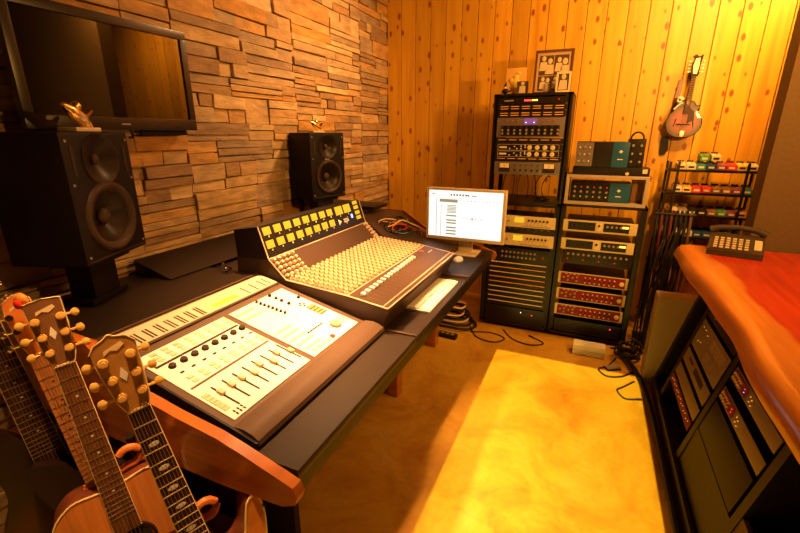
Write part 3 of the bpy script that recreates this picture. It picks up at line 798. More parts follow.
# ------------------------------------------------------------------ equipment racks
RY = 3.40
def rack(name, label, x0, x1, z0, z1, dep=.42, base=True, shelf=None, group=None, solid_from=None):
    t = thing(name, label, 'equipment rack', ((x0+x1)/2, RY+dep/2, z0), group=group)
    w = (x1-x0)/2; d = dep/2; h = z1-z0
    for s in (-1, 1):
        a, b = sorted((s*w, s*(w-.018)))
        if base:
            part('side_panel', MB().box(a, b, -d, d, 0, h), M['blackm'], t, bev=.002)
        else:
            part('front_post', MB().box(*sorted((s*w, s*(w-.03))), -d, -d+.04, 0, h), M['blackm'], t, bev=.002)
            part('rear_post', MB().box(*sorted((s*w, s*(w-.03))), d-.04, d, 0, h), M['blackm'], t, bev=.002)
            part('side_bar', MB().box(a, b, -d+.04, d-.04, h-.06, h-.01), M['blackm'], t)
            part('side_skin', MB().box(a, b, -d+.04, d-.04, .24, h-.06), M['blackm'], t)
        part('rail', MB().box(*sorted((s*(w-.018), s*(w-.036))), -d, -d+.02, .04, h-.01), M['blackm'], t)
    part('top_panel', MB().box(-w, w, -d, d, h-.018, h), M['blackm'], t, bev=.002)
    part('bottom_panel', MB().box(-w, w, -d, d, 0, .018), M['laminate'], t, bev=.002)
    return t
rack('tall_rack', 'black waist-high rack on the left carrying the taller open rack', -.745, -.182, .03, 1.075)
rack('top_rack', 'black open rack standing on the left cabinet, with cables under its units', -.735, -.178, 1.077, 1.885, base=False)
rack('tall_rack', 'black floor rack on the right below the silver shelf frame', -.172, .402, .03, 1.098)
for x in (-.70, -.24, -.13, .36):
    for y in (3.46, 3.78):
        t = thing('caster', 'small black caster wheel under a rack', 'caster', (x, y, 0), group='casters under the racks')
        part('wheel', MB().cyl((-.008, 0, .0145), (.008, 0, .0145), .0145, seg=14), M['black'], t)
        part('fork', MB().box(-.012, .012, -.01, .01, .015, .0295), M['blackm'], t)

class Unit:
    """a rack unit: faceplate on the local -y side, x across, z up, origin bottom centre of the face"""
    def __init__(s, name, label, cat, x, y, z, w, h, face, group=None, dep=.26, rot=(0, 0, 0)):
        s.t = thing(name, label, cat, (x, y, z), rot, group); s.w = w; s.h = h
        part('chassis', MB().box(-w/2+.022, w/2-.022, .003, dep, .003, h-.003), M['blackm'], s.t)
        s.f = part('faceplate', MB().box(-w/2, w/2, 0, .0028, .0012, h-.0012), face, s.t, bev=.0008)
    def box(s, name, x, z, w, h, m, d=.002):
        return part(name, MB().box(-w/2, w/2, -d, 0, -h/2, h/2).mesh(name, m, 0, False), None, s.t, (x, 0, z))
    def shared(s, name, me, xs, par=None):
        for (x, z) in xs: link(name, me, par or s.t, (x, 0, z))
def knobm(r, l, m, seg=14): return MB().cyl((0, 0, 0), (0, -l, 0), r, r*.85, seg).mesh('knob', m, .0006)
K = dict(cream=knobm(.0125, .012, M['creamcap']), big=knobm(.0175, .012, M['creamcap'], 20), blk=knobm(.0085, .012, M['slot']), gray=knobm(.009, .012, M['graycap']), tan=knobm(.0055, .008, M['label'], 10), small=knobm(.005, .008, M['slot'], 10), red=knobm(.006, .010, M['red'], 10), hole=knobm(.0042, .001, M['slot'], 8))
LED = {k: MB().cyl((0, 0, 0), (0, -.003, 0), .0035, seg=8).mesh('led', M['led'+k]) for k in ('red', 'amber', 'white', 'blue')}
XC = -.457; W1 = .486

def zspan(zt, zb): return zb, zt-zb
# top rack, from the top
u = Unit('meter_unit', 'black unit with a red level display, topmost in the tall rack', 'audio unit', XC, RY-.004, 1.812, W1, .046, M['darkpanel'])
u.box('red_meter', -.03, .024, .05, .009, M['ledred']); u.box('amber_meter', .02, .024, .04, .009, M['ledamber']); u.box('label_strip', -.165, .024, .07, .010, M['graycap']); u.shared('knob', K['red'], [(.185, .026)]); u.shared('knob', K['small'], [(-.215, .024), (-.11, .024)])
def label_unit(z, h, lab, rows=1):
    u = Unit('patch_bay', lab, 'patch bay', XC, RY-.004, z, W1, h, M['darkpanel'])
    for k in range(6):
        for r_ in range(rows+1):
            u.box('label_strip', -.195+k*.078, h*(.68-.36*r_), .058, .0055, M['orangelabel'])
    return u
label_unit(1.765, .045, 'dark unit with two orange label lines, second from top of the tall rack')
label_unit(1.720, .044, 'dark unit with two orange label lines, third from top of the tall rack')
u = Unit('equalizer', 'large grey unit with a violet display and two white lights', 'audio unit', XC, RY-.004, 1.574, W1, .144, M['steelpanel'])
u.box('display', .0, .115, .09, .042, M['purple']); u.shared('led', LED['white'], [(-.03, .108), (.028, .108)])
u.box('control_field', .0, .05, .42, .075, M['darkpanel'])
kk = [(-.20+i*.0445, z) for i in range(10) for z in (.030, .054, .078)]
for (x, z) in kk: link('knob', K['gray' if z < .07 else 'blk'], u.t, (x, -.002, z))
u.shared('knob', K['red'], [(-.17, .12), (-.13, .12), (-.09, .12), (.09, .12), (.13, .12), (.17, .12)])
label_unit(1.528, .044, 'dark unit with one broken line of orange labels below the grey unit', 0)
for z, lab in ((1.480, 'black unit with four cream dials, upper of the pair'), (1.432, 'black unit with four cream dials, lower of the pair')):
    u = Unit('compressor', lab, 'audio unit', XC, RY-.004, z, W1, .047, M['darkpanel'], 'compressors with four cream dials')
    for x in (.022, .077, .132, .187): link('dial', K['big'], u.t, (x-.01, 0, .023))
    u.box('label_plate', -.185, .024, .055, .013, M['label'])
    u.shared('knob', K['tan'], [(-.135, .015), (-.10, .03), (-.08, .014), (-.05, .032), (-.05, .014), (-.02, .024), (-.02, .038)])
    mb = MB().box(-.225, .222, -.001, 0, .002, .0035).box(-.225, .222, -.001, 0, .0435, .045).box(-.225, -.2235, -.001, 0, .002, .045).box(.2205, .222, -.001, 0, .002, .045)
    part('outline', mb, M['label'], u.t)
label_unit(1.400, .030, 'thin dark unit with one line of faint labels under the cream dials', 0)
u = Unit('limiter', 'grey unit with two cream needle meters at its ends, lowest in the tall rack', 'audio unit', XC, RY-.004, 1.300, W1, .099, M['steelpanel'])
for x in (-.165, .165):
    u.box('meter_case', x, .053, .084, .066, M['slot'], .003); part('meter_face', MB().box(-.036, .036, -.005, -.003, -.001, .032), M['vup'], u.t, (x, 0, .053)); part('needle', MB().box(-.001, .001, -.006, -.005, .002, .025), M['slot'], u.t, (x, 0, .053))
for i in range(5): link('knob', K['blk'], u.t, (-.085+i*.0425, 0, .035)); link('knob', K['small'], u.t, (-.085+i*.0425, 0, .072))
# loose cables behind the opening
rc = random.Random(3)
for i in range(7):
    x0_ = XC-.17+.055*i; pts = []
    sw_ = rc.uniform(-.05, .06)
    for k in range(10):
        u_ = k/9
        pts.append((sw_*math.sin(u_*PI*.9), .02*math.sin(u_*4+i), -.20*u_ + (.0 if u_ < .95 else .004)))
    t = thing('hanging_cable', 'thin black cable hanging in the gap under the tall rack units', 'cable', (x0_, 3.54, 1.299), group='cables hanging in the open gap of the tall rack')
    part('cord', MB().tube(pts, .0034, 6), M['cable'], t); part('plug', MB().cyl((0, 0, -.02), (0, 0, .0), .006, seg=8), M['black'], t)
t = thing('cable_coil', 'small black coil of cable lying on the rack shelf', 'cable', (XC+.12, 3.50, 1.0955))
part('coil', MB().tube([(.04*math.cos(a*.5), .035*math.sin(a*.5), .004+.0007*a) for a in range(36)], .0045, 6), M['cable'], t)
part('plug', MB().cyl((.04, .0, .012), (.055, .03, .012), .007), M['black'], t)

# lower left rack
zz = [(.889, .099, 'upper'), (.738, .105, 'lower')]
for z, h, w_ in zz:
    u = Unit('channel_strip', 'cream channel strip with yellow meter, %s of two beside the screen' % w_, 'audio unit', -.445, RY-.004, z, .490, h-.004, M['creampanel'], 'cream channel strips in the left rack')
    f_ = u.box('meter', -.03, h*.62, .075, .045, M['vu'], .003)
    for x in (-.20, -.155, -.11): link('knob', K['gray'], u.t, (x, 0, h*.5))
    for i in range(6): link('knob', K['blk'], u.t, (.045+i*.028, 0, h*.62)); link('knob', K['tan'], u.t, (.045+i*.028, 0, h*.3))
    u.box('label_strip', .10, h*.12, .22, .006, M['graycap'], .001)
u = Unit('blank_unit', 'thin black unit between the two cream channel strips', 'audio unit', -.445, RY-.004, .845, .490, .042, M['darkpanel'])
for i in range(9): link('jack', K['hole'], u.t, (-.2+.05*i, 0, .021)); u.box('label_strip', -.2+.05*i, .034, .02, .003, M['graycap'], .001)
u = Unit('preamp_bank', 'black unit with two rows of grey knobs below the cream channel strips', 'audio unit', -.457, RY-.004, .596, .486, .118, M['darkpanel'])
for i in range(9): link('knob', K['gray'], u.t, (-.13+i*.032, 0, .085)); link('knob', K['gray'], u.t, (-.13+i*.032, 0, .045))
for x in (-.20, .19): link('knob', K['red'], u.t, (x, 0, .06))
u.box('dark_window', -.2, .08, .05, .04, M['slot'])
z = .596
hs = [.042]*9
for k, h in enumerate(hs):
    z -= h+.001
    nth = ['highest', 'second', 'third', 'fourth', 'fifth', 'sixth', 'seventh', 'eighth', 'lowest'][k]
    u = Unit('patch_bay', 'thin black patch bay, %s of nine stacked low in the left rack' % nth, 'patch bay', -.457, RY-.004, z, .486, h, M['darkpanel'], 'patch bays stacked low in the left rack')
    u.box('label_strip', .0, h*.82, .45, .007, [M['label'], M['orangelabel'], M['label'], M['orangelabel'], M['orangelabel'], M['label'], M['label'], M['label'], M['label']][k], .001)
    for i in range(16): link('jack', K['hole'], u.t, (-.21+i*.028, 0, h*.48)); 
    for i in range(16): link('jack', K['hole'], u.t, (-.21+i*.028, 0, h*.2))
u = Unit('power_supply', 'blank black power supply with a tiny red light at the base of the left rack', 'power supply', -.457, RY-.004, .052, .486, .150, M['darkpanel'])
link('led', LED['red'], u.t, (.15, 0, .10)); link('led', LED['white'], u.t, (.06, 0, .11)); u.box('switch', .19, .10, .015, .02, M['slot'])

# right rack
XR = .115
for z, w_ in ((.895, 'upper'), (.752, 'lower')):
    u = Unit('tube_preamp', 'black unit with bright cream surround in the right rack, %s of two' % w_, 'audio unit', XR-.01, RY-.004, z, .50, .090, M['creampanel'], 'cream edged units in the right rack')
    u.box('dark_field', -.12, .045, .19, .062, M['darkpanel']); u.box('dark_field', .115, .045, .17, .062, M['darkpanel'])
    for i in range(5): link('knob', K['blk'], u.t, (-.19+.035*i, -.002, .045)); 
    for i in range(4): link('knob', K['gray'], u.t, (.055+.03*i, -.002, .052))
    u.box('display', .175, .055, .04, .014, M['ledamber'], .003); u.box('centre_plate', 0, .045, .03, .062, M['label'], .0025); link('knob', K['blk'], u.t, (0, -.0025, .055))
u = Unit('preamp_bank', 'black unit packed with grey knobs below the two cream edged units', 'audio unit', XR, RY-.004, .640, .486, .108, M['darkpanel'])
for i in range(12): link('knob', K['gray'], u.t, (-.20+i*.0365, 0, .078)); link('knob', K['small' if i % 3 else 'red'], u.t, (-.20+i*.0365, 0, .038))
for z, w_ in ((.475, 'top'), (.340, 'middle'), (.205, 'bottom')):
    u = Unit('compressor', 'dark red unit with rows of white buttons, %s one of three' % w_, 'audio unit', XR-.005, RY-.004, z, .492, .094, M['creampanel'], 'dark red units in the right rack')
    u.box('red_field', 0, .047, .455, .078, M['maroon'])
    for i in range(7): link('knob', K['tan'], u.t, (-.05+.034*i, -.002, .064)); link('knob', K['small'], u.t, (-.05+.034*i, -.002, .044)); link('knob', K['tan'], u.t, (-.05+.034*i, -.002, .024))
    for x, z_ in ((-.205, .05), (-.175, .06), (-.175, .03), (-.14, .05), (-.11, .06), (-.11, .03)): link('knob', K['gray'], u.t, (x, -.002, z_))
    link('dial', K['big'], u.t, (.205, -.002, .045))
    for i in range(4): u.box('label_strip', -.19+.03*i, .08, .015, .004, M['label'], .003)
u = Unit('power_supply', 'blank black unit with a tiny red light at the base of the right rack', 'power supply', XR, RY-.004, .060, .486, .110, M['darkpanel'])
link('led', LED['red'], u.t, (.17, 0, .08)); u.box('groove', 0, .095, .44, .003, M['slot'])

# silver shelf frame on the right rack
t = thing('shelf_frame', 'pale silver open metal frame standing on the right rack', 'shelf', (XR, 3.52, 1.0995))
def fb(n_, x0, x1, z0, z1): part(n_, MB().box(x0, x1, -.12, .14, z0, z1), M['shelfalu'], t, bev=.002)
fb('top_board', -.275, .265, .195, .215); fb('bottom_board', -.275, .265, 0, .022); fb('side_board', -.275, -.252, .022, .195); fb('side_board', .242, .265, .022, .195)
def blue_box(label, loc, w, h, dep, split, logo_x, rot=0):
    t = thing('microphone_preamp', label, 'audio unit', loc, (0, 0, rot))
    part('case', MB().box(0, w, 0, dep, 0, h), M['blackm'], t, bev=.003)
    part('blue_panel', MB().box(w*split, w, -.002, 0, 0, h), M['bluepanel'], t, bev=.001)
    lg = part('logo_mark', MB().prism([(logo_x-.014, h*.62), (logo_x, h*.62+.011), (logo_x+.014, h*.62), (logo_x, h*.62-.011)], 'y', -.0035, -.002), M['pearl'], t)
    part('logo_strip', MB().box(logo_x-.018, logo_x+.018, -.0035, -.002, h*.30, h*.30+.006), M['label'], t)
    return t
t = blue_box('blue and black preamplifier on top of the thin unit above the shelf frame', (-.118, 3.44, 1.3725), .345, .175, .2, .70, .295)
for i in range(3):
    for j in range(3): part('knob', K['gray' if (i+j) % 2 else 'tan'], None, t, (.025+.033*i, 0, .04+.048*j))
part('grey_strip', MB().box(.0, .115, -.0012, 0, 0.004, .171), M['steelpanel'], t)
t = thing('effects_unit', 'thin black unit lying on the silver shelf frame', 'audio unit', (XR, 3.43, 1.3152))
part('case', MB().box(-.24, .26, 0, .22, 0, .056), M['blackm'], t, bev=.003)
for i in range(9): part('knob', K['small'], None, t, (-.20+.045*i, 0, .028))
part('round_logo', MB().cyl((.12, -.002, .016), (.12, 0, .016), .012, seg=16), M['label'], t); part('white_sticker', MB().box(.215, .245, -.002, 0, .02, .05), M['label'], t)
t = blue_box('blue and black preamplifier with many knobs inside the silver shelf frame', (-.125, 3.43, 1.122), .400, .140, .2, .66, .325)
for i in range(6):
    for j in range(3): part('knob', K[('tan', 'gray', 'red')[j] if i % 2 else 'gray'], None, t, (.03+.043*i, 0, .035+.035*j))
t = thing('tube_box', 'narrow black box with round dials standing beside the blue preamplifier', 'audio unit', (.268, 3.46, 1.3725))
part('case', MB().box(-.048, .058, 0, .14, 0, .195), M['blackm'], t, bev=.004)
for z_ in (.04, .095, .15):
    for x_ in (-.02, .032): part('knob', K['gray'], None, t, (x_, 0, z_))
part('carry_ring', MB().tube([(.005+.04*math.cos(a), .07, .195+.045*math.sin(a)) for a in [i*PI/12 for i in range(13)]], .006), M['blackm'], t)
t = thing('dark_box', 'brown box at the right inside the silver shelf frame', 'box', (.325, 3.54, 1.122))
part('body', MB().box(-.04, .03, -.05, .08, 0, .150), M['brown'], t, bev=.003); part('lid', MB().box(-.042, .032, -.052, .082, .150, .162), M['brown'], t, bev=.002)

# pictures and trinkets on the tall rack
def person_bits(mb, x, z, s):
    mb.sph((x, 0, z+.022*s), .010*s, (1, .15, 1.2), 10); mb.prism([(x-.018*s, z-.03*s), (x-.014*s, z+.008*s), (x+.014*s, z+.008*s), (x+.018*s, z-.03*s)], 'y', -.001, .001)
def frame(label, loc, w, h, bw, fm, mount, pics, lean=.16, rz=0, cat='picture frame'):
    t = thing('picture_frame', label, cat, loc, (-lean, 0, rz))
    fb_ = MB().box(-w/2, w/2, 0, .014, 0, bw).box(-w/2, w/2, 0, .014, h-bw, h).box(-w/2, -w/2+bw, 0, .014, bw, h-bw).box(w/2-bw, w/2, 0, .014, bw, h-bw)
    part('frame_border', fb_, fm, t, bev=.002)
    part('mount_board', MB().box(-w/2+bw, w/2-bw, .008, .012, bw, h-bw), mount, t)
    for (x, z, pw_, ph_, persons) in pics:
        p = part('photograph', MB().box(x-pw_/2, x+pw_/2, .006, .008, z-ph_/2, z+ph_/2), M['photo'], t)
        mb = MB()
        for (px, pz, s) in persons: person_bits(mb, x+px, z+pz, s)
        me = mb.mesh('figures', M['photolight']); me.transform(Matrix.Translation((0, .0045, 0)))
        link('figures', me, p)
    part('back_stand', MB().box(-.015, .015, .016, .020, 0, h*.7), fm, t, rot=(0, 0, 0))
    return t
frame('large brown framed collage of four photographs leaning on the wall side of the rack top', (-.347, 3.545, 1.888), .27, .305, .016, M['framewood'], M['mat_board'],
      [(-.052, .2, .098, .135, [(-.02, .01, 1.6), (.025, -.01, 1.7)]), (.052, .2, .098, .135, [(-.015, .0, 1.5), (.025, -.02, 1.9)]), (-.052, .075, .098, .10, [(-.015, 0, 1.3), (.02, -.01, 1.4)]), (.02, .075, .04, .10, [(0, 0, 1.3)])], .1)
frame('small cream framed portrait standing in front of the larger collage', (-.262, 3.47, 1.888), .10, .14, .014, M['cream'], M['photo'], [(0, .07, .07, .11, [(0, .0, 1.7)])], .1)
frame('small brown portrait print standing at the left of the collage', (-.545, 3.46, 1.888), .085, .088, .005, M['photo'], M['mat_board'], [(0, .044, .07, .075, [(0, 0, 1.4)])], .1, cat='picture')
t = thing('glass_ornament', 'amber glass picture ornament at the left end of the rack top', 'ornament', (-.607, 3.52, 1.888), (-.08, 0, 0))
part('pane', MB().box(-.075, .075, 0, .008, .015, .19), mat('amber_glass', (.80, .46, .12), .15, coat=1), t, bev=.003)
part('foot', MB().box(-.06, .06, -.02, .025, 0, .015), M['orangelabel'], t, bev=.002)
part('figure_relief', MB().sph((.0, -.002, .12), .022, (1, .3, 1.2)).sph((.0, -.002, .075), .034, (1, .3, 1.2)).sph((-.03, -.002, .10), .018, (1, .4, 1)).sph((.02, -.004, .15), .012, (1.5, .4, 1)), M['yellow'], t)
t = thing('small_figure', 'small black seated figure with a pointed hat on the rack top', 'figurine', (-.665, 3.45, 1.888))
part('body', MB().sph((0, 0, .02), .022, (1.2, .8, .9)).tube([(-.02, 0, .01), (-.005, -.015, .02), (.02, -.01, .008)], .006).tube([(.02, 0, .012), (.045, .0, .03), (.03, 0, .045)], .005), M['black'], t)
part('head', MB().sph((-.004, 0, .046), .012), M['photolight'], t)
part('hat', MB().cyl((-.004, 0, .052), (.004, 0, .085), .012, .001, 12), M['black'], t)

# ------------------------------------------------------------------ mandolin on the wall
md = thing('mandolin', 'red sunburst mandolin with a scroll hanging on the pine wall', 'mandolin', (.615, 4.04, 2.01), (R(-3), R(2), 0))
def blob(pts): return pts
def outline_round(pts, n=6):
    """closed Catmull-Rom through pts"""
    out = []; N = len(pts)
    for i in range(N):
        p0, p1, p2, p3 = [Vector(pts[(i+k-1) % N]) for k in range(4)]
        for k in range(n):
            t = k/n
            out.append(tuple(.5*((2*p1)+(p2-p0)*t+(2*p0-5*p1+4*p2-p3)*t*t+(3*p1-p0-3*p2+p3)*t**3)))
    return out
mo_ = [(-.03, -.17), (-.062, -.155), (-.075, -.17), (-.068, -.20), (-.078, -.235), (-.108, -.28), (-.118, -.34), (-.095, -.40), (-.045, -.43), (0, -.437), (.045, -.43), (.095, -.40), (.118, -.34), (.105, -.285), (.075, -.24), (.085, -.20), (.06, -.205), (.035, -.175)]
part('body', MB().prism(outline_round(mo_), 'y', -.022, .022), M['mandburst'], md, bev=.006)
bp_ = outline_round(mo_)
part('binding', MB().tube([(x, -.022, z) for x, z in bp_], .0028, 6, closed=True), M['black'], md)
part('scroll', MB().tube([(-.055+.022*math.cos(a)*(1-.04*i), -.026, -.165+.022*math.sin(a)*(1-.04*i)) for i, a in enumerate([k*PI/5 for k in range(14)])], .006, 8), M['pearl'], md)
part('scroll_edge', MB().tube([(-.035, -.026, -.185), (-.06, -.026, -.205), (-.085, -.026, -.235)], .006, 8), M['pearl'], md)
part('neck', MB().prism([(-.015, 0), (.015, 0), (.019, -.20), (-.019, -.20)], 'y', -.032, -.016), M['black'], md, bev=.003)
part('fingerboard', MB().prism([(-.014, .0), (.014, .0), (.019, -.265), (-.019, -.265)], 'y', -.037, -.031), M['ebony'], md, bev=.001)
fm_ = MB()
for k in range(1, 17):
    z_ = -.35*(1-2**(-k/12)); part('fret', MB().box(-.015, .015, -.0385, -.037, z_-.0007, z_+.0007), M['fretmetal'], md)
part('headstock', MB().prism(outline_round([(-.015, 0), (-.026, .03), (-.03, .08), (-.022, .118), (-.034, .135), (-.012, .148), (.006, .135), (.03, .148), (.03, .125), (.026, .08), (.024, .03), (.015, 0)], 4), 'y', -.036, -.024), M['black'], md, bev=.001)
part('headstock_inlay', MB().prism([(-.012, .015), (-.020, .07), (-.012, .12), (.014, .125), (.018, .07), (.012, .015)], 'y', -.0375, -.036), M['pearl'], md)
for i in range(4):
    for s in (-1, 1):
        part('tuner', MB().cyl((s*.026, -.03, .03+.024*i), (s*.042, -.03, .03+.024*i), .0025, seg=6).sph((s*.045, -.03, .03+.024*i), .0075, (1, .6, 1), 8), M['pearl'], md)
part('bridge', MB().box(-.045, .045, -.036, -.022, -.345, -.337), M['ebony'], md, bev=.001)
part('tailpiece', MB().box(-.016, .016, -.030, -.022, -.435, -.385), M['gold'], md, bev=.003)
part('pickguard', MB().prism([(.02, -.22), (.055, -.25), (.06, -.31), (.03, -.33), (.02, -.33)], 'y', -.030, -.026), M['ebony'], md)
sm = MB()
for i in range(4): sm.tube([(-.010+.0067*i, -.040, .0), (-.014+.0093*i, -.038, -.39)], .0007, 4)
part('strings', sm, M['stringm'], md)
for s in (-1, 1): part('sound_hole', MB().tube([(s*.055, -.0225, -.30), (s*.06, -.0225, -.33), (s*.066, -.0225, -.36)], .0035, 6), M['slot'], md)
t = thing('leather_strap', 'dark leather strap hanging behind and below the mandolin', 'strap', (.585, 4.085, 2.0))
part('upper_band', MB().prism([(-.05, .0), (-.02, .0), (-.035, -.33), (-.08, -.33)], 'y', -.002, .004), M['mahog'], t)
part('lower_band', MB().prism([(-.10, -.42), (-.05, -.42), (-.04, -.52), (-.06, -.56), (-.088, -.565), (-.10, -.52)], 'y', -.002, .004), M['black'], t)
t = thing('wall_hanger', 'black wall hook that holds the mandolin headstock', 'wall hook', (.615, 4.08, 2.03))
part('plate', MB().box(-.015, .015, .008, .018, -.03, .03), M['blackm'], t, bev=.002)
part('yoke', MB().tube([(-.03, -.055, .01), (-.028, -.02, -.012), (0, .006, -.016), (.028, -.02, -.012), (.03, -.055, .01)], .004), M['blackm'], t)

# ------------------------------------------------------------------ pedal shelf
PX0, PX1, PY = .550, 1.105, 3.90
ps = thing('pedal_shelf', 'black wire shelf unit holding rows of guitar effect pedals', 'shelf', ((PX0+PX1)/2, PY, 0))
pcx = (PX0+PX1)/2
for x in (PX0, PX0+.055, PX1-.07, PX1):
    for y in (-.05, .10) if x in (PX0, PX1) else (-.05,):
        part('upright', MB().box(x-pcx-.008, x-pcx+.008, y-.008, y+.008, 0, 1.40), M['blackm'], ps, bev=.002)
shelf_z = [1.345, 1.175, 1.005, .835, .665]
for z_ in shelf_z: part('shelf_board', MB().box(PX0-pcx-.01, PX1-pcx+.01, -.06, .11, z_-.018, z_), M['blackm'], ps, bev=.002)
pcols = [['beige', 'beige', 'teal', 'blue', 'purple2', 'red', 'yellow', 'beige'],
         ['white', 'yellow', 'red', 'red', 'brown', 'brown', 'purple2', 'teal'],
         ['beige', 'graycap', 'black', 'black', 'brown', 'green', 'purple2', 'orangelabel'],
         ['label', 'label', 'label', 'blue', 'blue', 'teal', 'green', 'green'],
         ['green', 'teal', 'black', 'black', 'red', 'red', 'brown', 'black']]
cword = dict(beige='beige', teal='dark teal', blue='navy blue', purple2='plum', red='red', yellow='yellow', white='white', brown='brown', graycap='grey', black='black', green='green', orangelabel='orange', label='pale')
posw = ['first', 'second', 'third', 'fourth', 'fifth', 'sixth', 'seventh', 'eighth']
roww = ['top', 'second', 'middle', 'fourth', 'bottom']
pk = MB().cyl((0, 0, 0), (0, 0, .012), .0075, .006, 10).mesh('knob', M['slot'], 0)
psw = MB().cyl((0, 0, 0), (0, 0, .008), .0065, seg=10).mesh('foot_switch', M['chrome'], 0)
pbody = {}
def pedal(x, y, z, col, label, big=False):
    t = thing('effect_pedal', label, 'effect pedal', (x, y, z), (0, 0, 0), 'effect pedals on the wire shelf')
    w = .029
    key = (col, big)
    if key not in pbody:
        pbody[key] = MB().prism([(-.055, 0), (.055, 0), (.055, .050 if not big else .05), (.02, .050), (-.055, .034)], 'x', -w, w).mesh('housing', M[col], .003)
    link('housing', pbody[key], t)
    for q in (-.015, 0.0, .015): link('knob', pk, t, (q, .038, .050))
    link('foot_switch', psw, t, (0, -.03, .0405), (R(12), 0, 0))
    part('label_plate', MB().box(-.018, .018, -.0562, -.055, .010, .024), M['label' if col in ('red', 'blue', 'teal', 'green', 'black', 'brown', 'purple2', 'graycap') else 'slot'], t)
for r_, z_ in enumerate(shelf_z):
    for c_ in range(8):
        pedal(PX0+.075+c_*.0625, PY+.012, z_+.0008, pcols[r_][c_], '%s effect pedal, %s from the left on the %s shelf' % (cword[pcols[r_][c_]], posw[c_], roww[r_]))
pedal(PX0+.215, PY+.03, shelf_z[0]+.064, 'green', 'green effect pedal stacked on top of the highest row')
pedal(PX0+.285, PY+.03, shelf_z[0]+.064, 'beige', 'beige effect pedal stacked on top of the highest row')

# ------------------------------------------------------------------ redwood desk with slanted rack bays
sd = thing('slab_desk', 'live-edge redwood slab desk with black slanted rack bays below', 'desk', (.55, 1.6, 0))
# slab outline with a wandering live edge
se = random.Random(9)
def edge_x(y): return .0 + .014*math.sin(y*2.1+.4)+.008*math.sin(y*5.3)+.004*math.sin(y*11)
bmm = bmesh.new()
ys_ = [-1.4+i*(2.82/56) for i in range(57)]
prof_ = [(0.75, .0), (.03, 0), (.004, .012), (-.018, .045), (-.004, .082), (.016, .102), (.06, .107), (.75, .107)]
rings = []
for y_ in ys_:
    e = edge_x(y_)
    if y_ > 1.34: e += (y_-1.34)**2*1.5
    e -= .01
    rings.append([bmm.verts.new((px_+(e if px_ < .5 else 0), y_, .843+pz_)) for px_, pz_ in prof_])
for A, B in zip(rings, rings[1:]):
    for k in range(len(prof_)): bmm.faces.new((A[k], A[(k+1) % len(prof_)], B[(k+1) % len(prof_)], B[k]))
bmm.faces.new(rings[0]); bmm.faces.new(list(reversed(rings[-1])))
bmesh.ops.recalc_face_normals(bmm, faces=bmm.faces)
me = bpy.data.meshes.new('slab_top'); bmm.to_mesh(me); bmm.free(); me.materials.append(M['slab'])
for p in me.polygons: p.use_smooth = True
me.set_sharp_from_angle(angle=1.0)
link('slab_top', me, sd)
# rack bays: slanted face, x grows with height
A_, B_ = .0, .24
sx_ = lambda z: .0+.24*(z-.10)
ang = math.atan(.24)
bays = [(2.66, 2.86), (2.10, 2.64), (1.52, 2.06), (.94, 1.48)]
part('plinth', MB().box(.0, .40, .2-1.6, 2.86-1.6, 0, .075), M['laminate'], sd, bev=.004)
part('kick_rail', MB().box(-.018, .0, .2-1.6, 2.86-1.6, 0.0, .10), M['bronze'].copy() if False else M['laminate'], sd, bev=.002)
for yy in (2.87, 2.65, 2.08, 1.50, .92, .3):
    part('divider', MB().prism([(.0, .075), (.40, .075), (.50, .843), (sx_(.843), .843)], 'y', yy-.016-1.6, yy+.016-1.6), M['laminate'], sd, bev=.002)
    part('rack_rail', MB().prism([(-.006, .075), (.012, .075), (sx_(.843)+.012, .842), (sx_(.843)-.006, .842)], 'y', yy-.022-1.6, yy+.022-1.6), M['black'], sd, bev=.002)
part('back_board', MB().prism([(.40, .075), (.42, .075), (.52, .843), (.50, .843)], 'y', .2-1.6, 2.86-1.6), M['laminate'], sd)
part('low_panel', MB().prism([(.0, .075), (.015, .075), (sx_(.30)+.015, .30), (sx_(.30), .30)], 'y', 1.518-1.6, 2.056-1.6), M['laminate'], sd)
part('low_panel', MB().prism([(.0, .075), (.015, .075), (sx_(.36)+.015, .36), (sx_(.36), .36)], 'y', .94-1.6, 1.48-1.6), M['console'], sd)

M['alu_shaded'] = mat('shaded_aluminium', (.24, .185, .12), .45, metal=.2)  # aluminium darkened so the bays' dim light sits in its colour
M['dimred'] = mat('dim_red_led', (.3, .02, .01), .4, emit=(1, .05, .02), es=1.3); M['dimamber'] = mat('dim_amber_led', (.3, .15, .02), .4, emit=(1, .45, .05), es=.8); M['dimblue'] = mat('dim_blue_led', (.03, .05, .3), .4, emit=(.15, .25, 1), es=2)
LEDS = {k: MB().cyl((0, 0, 0), (0, -.003, 0), .0022, seg=8).mesh('led', M['dim'+k]) for k in ('red', 'amber', 'blue')}
# slanted units: Unit's face looks along -y, so turn it to look along -x and lean it back
def slant_unit(name, label, cat, yc, zb, h, face, w=.50, dep=.24, group=None):
    # local -y -> world -x ; then lean
    u = Unit(name, label, cat, .55+.24*(zb-.10)-.004, yc, zb, w, h, face, group, dep)
    u.t.rotation_mode = 'QUATERNION'
    q = Matrix.Rotation(ang, 3, 'Y') @ Matrix.Rotation(-PI/2, 3, 'Z')
    u.t.rotation_quaternion = q.to_quaternion()
    return u
u = slant_unit('converter', 'large silver unit with square grilles in the redwood desk bay', 'audio unit', 2.37, .475, .165, M['alu_shaded'])
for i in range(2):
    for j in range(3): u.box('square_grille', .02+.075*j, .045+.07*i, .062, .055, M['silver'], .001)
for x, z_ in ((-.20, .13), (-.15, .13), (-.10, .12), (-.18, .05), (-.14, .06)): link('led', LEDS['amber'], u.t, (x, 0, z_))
u = slant_unit('recorder', 'silver unit with a dark slot below the silver grille unit', 'audio unit', 2.37, .375, .080, M['alu_shaded'])
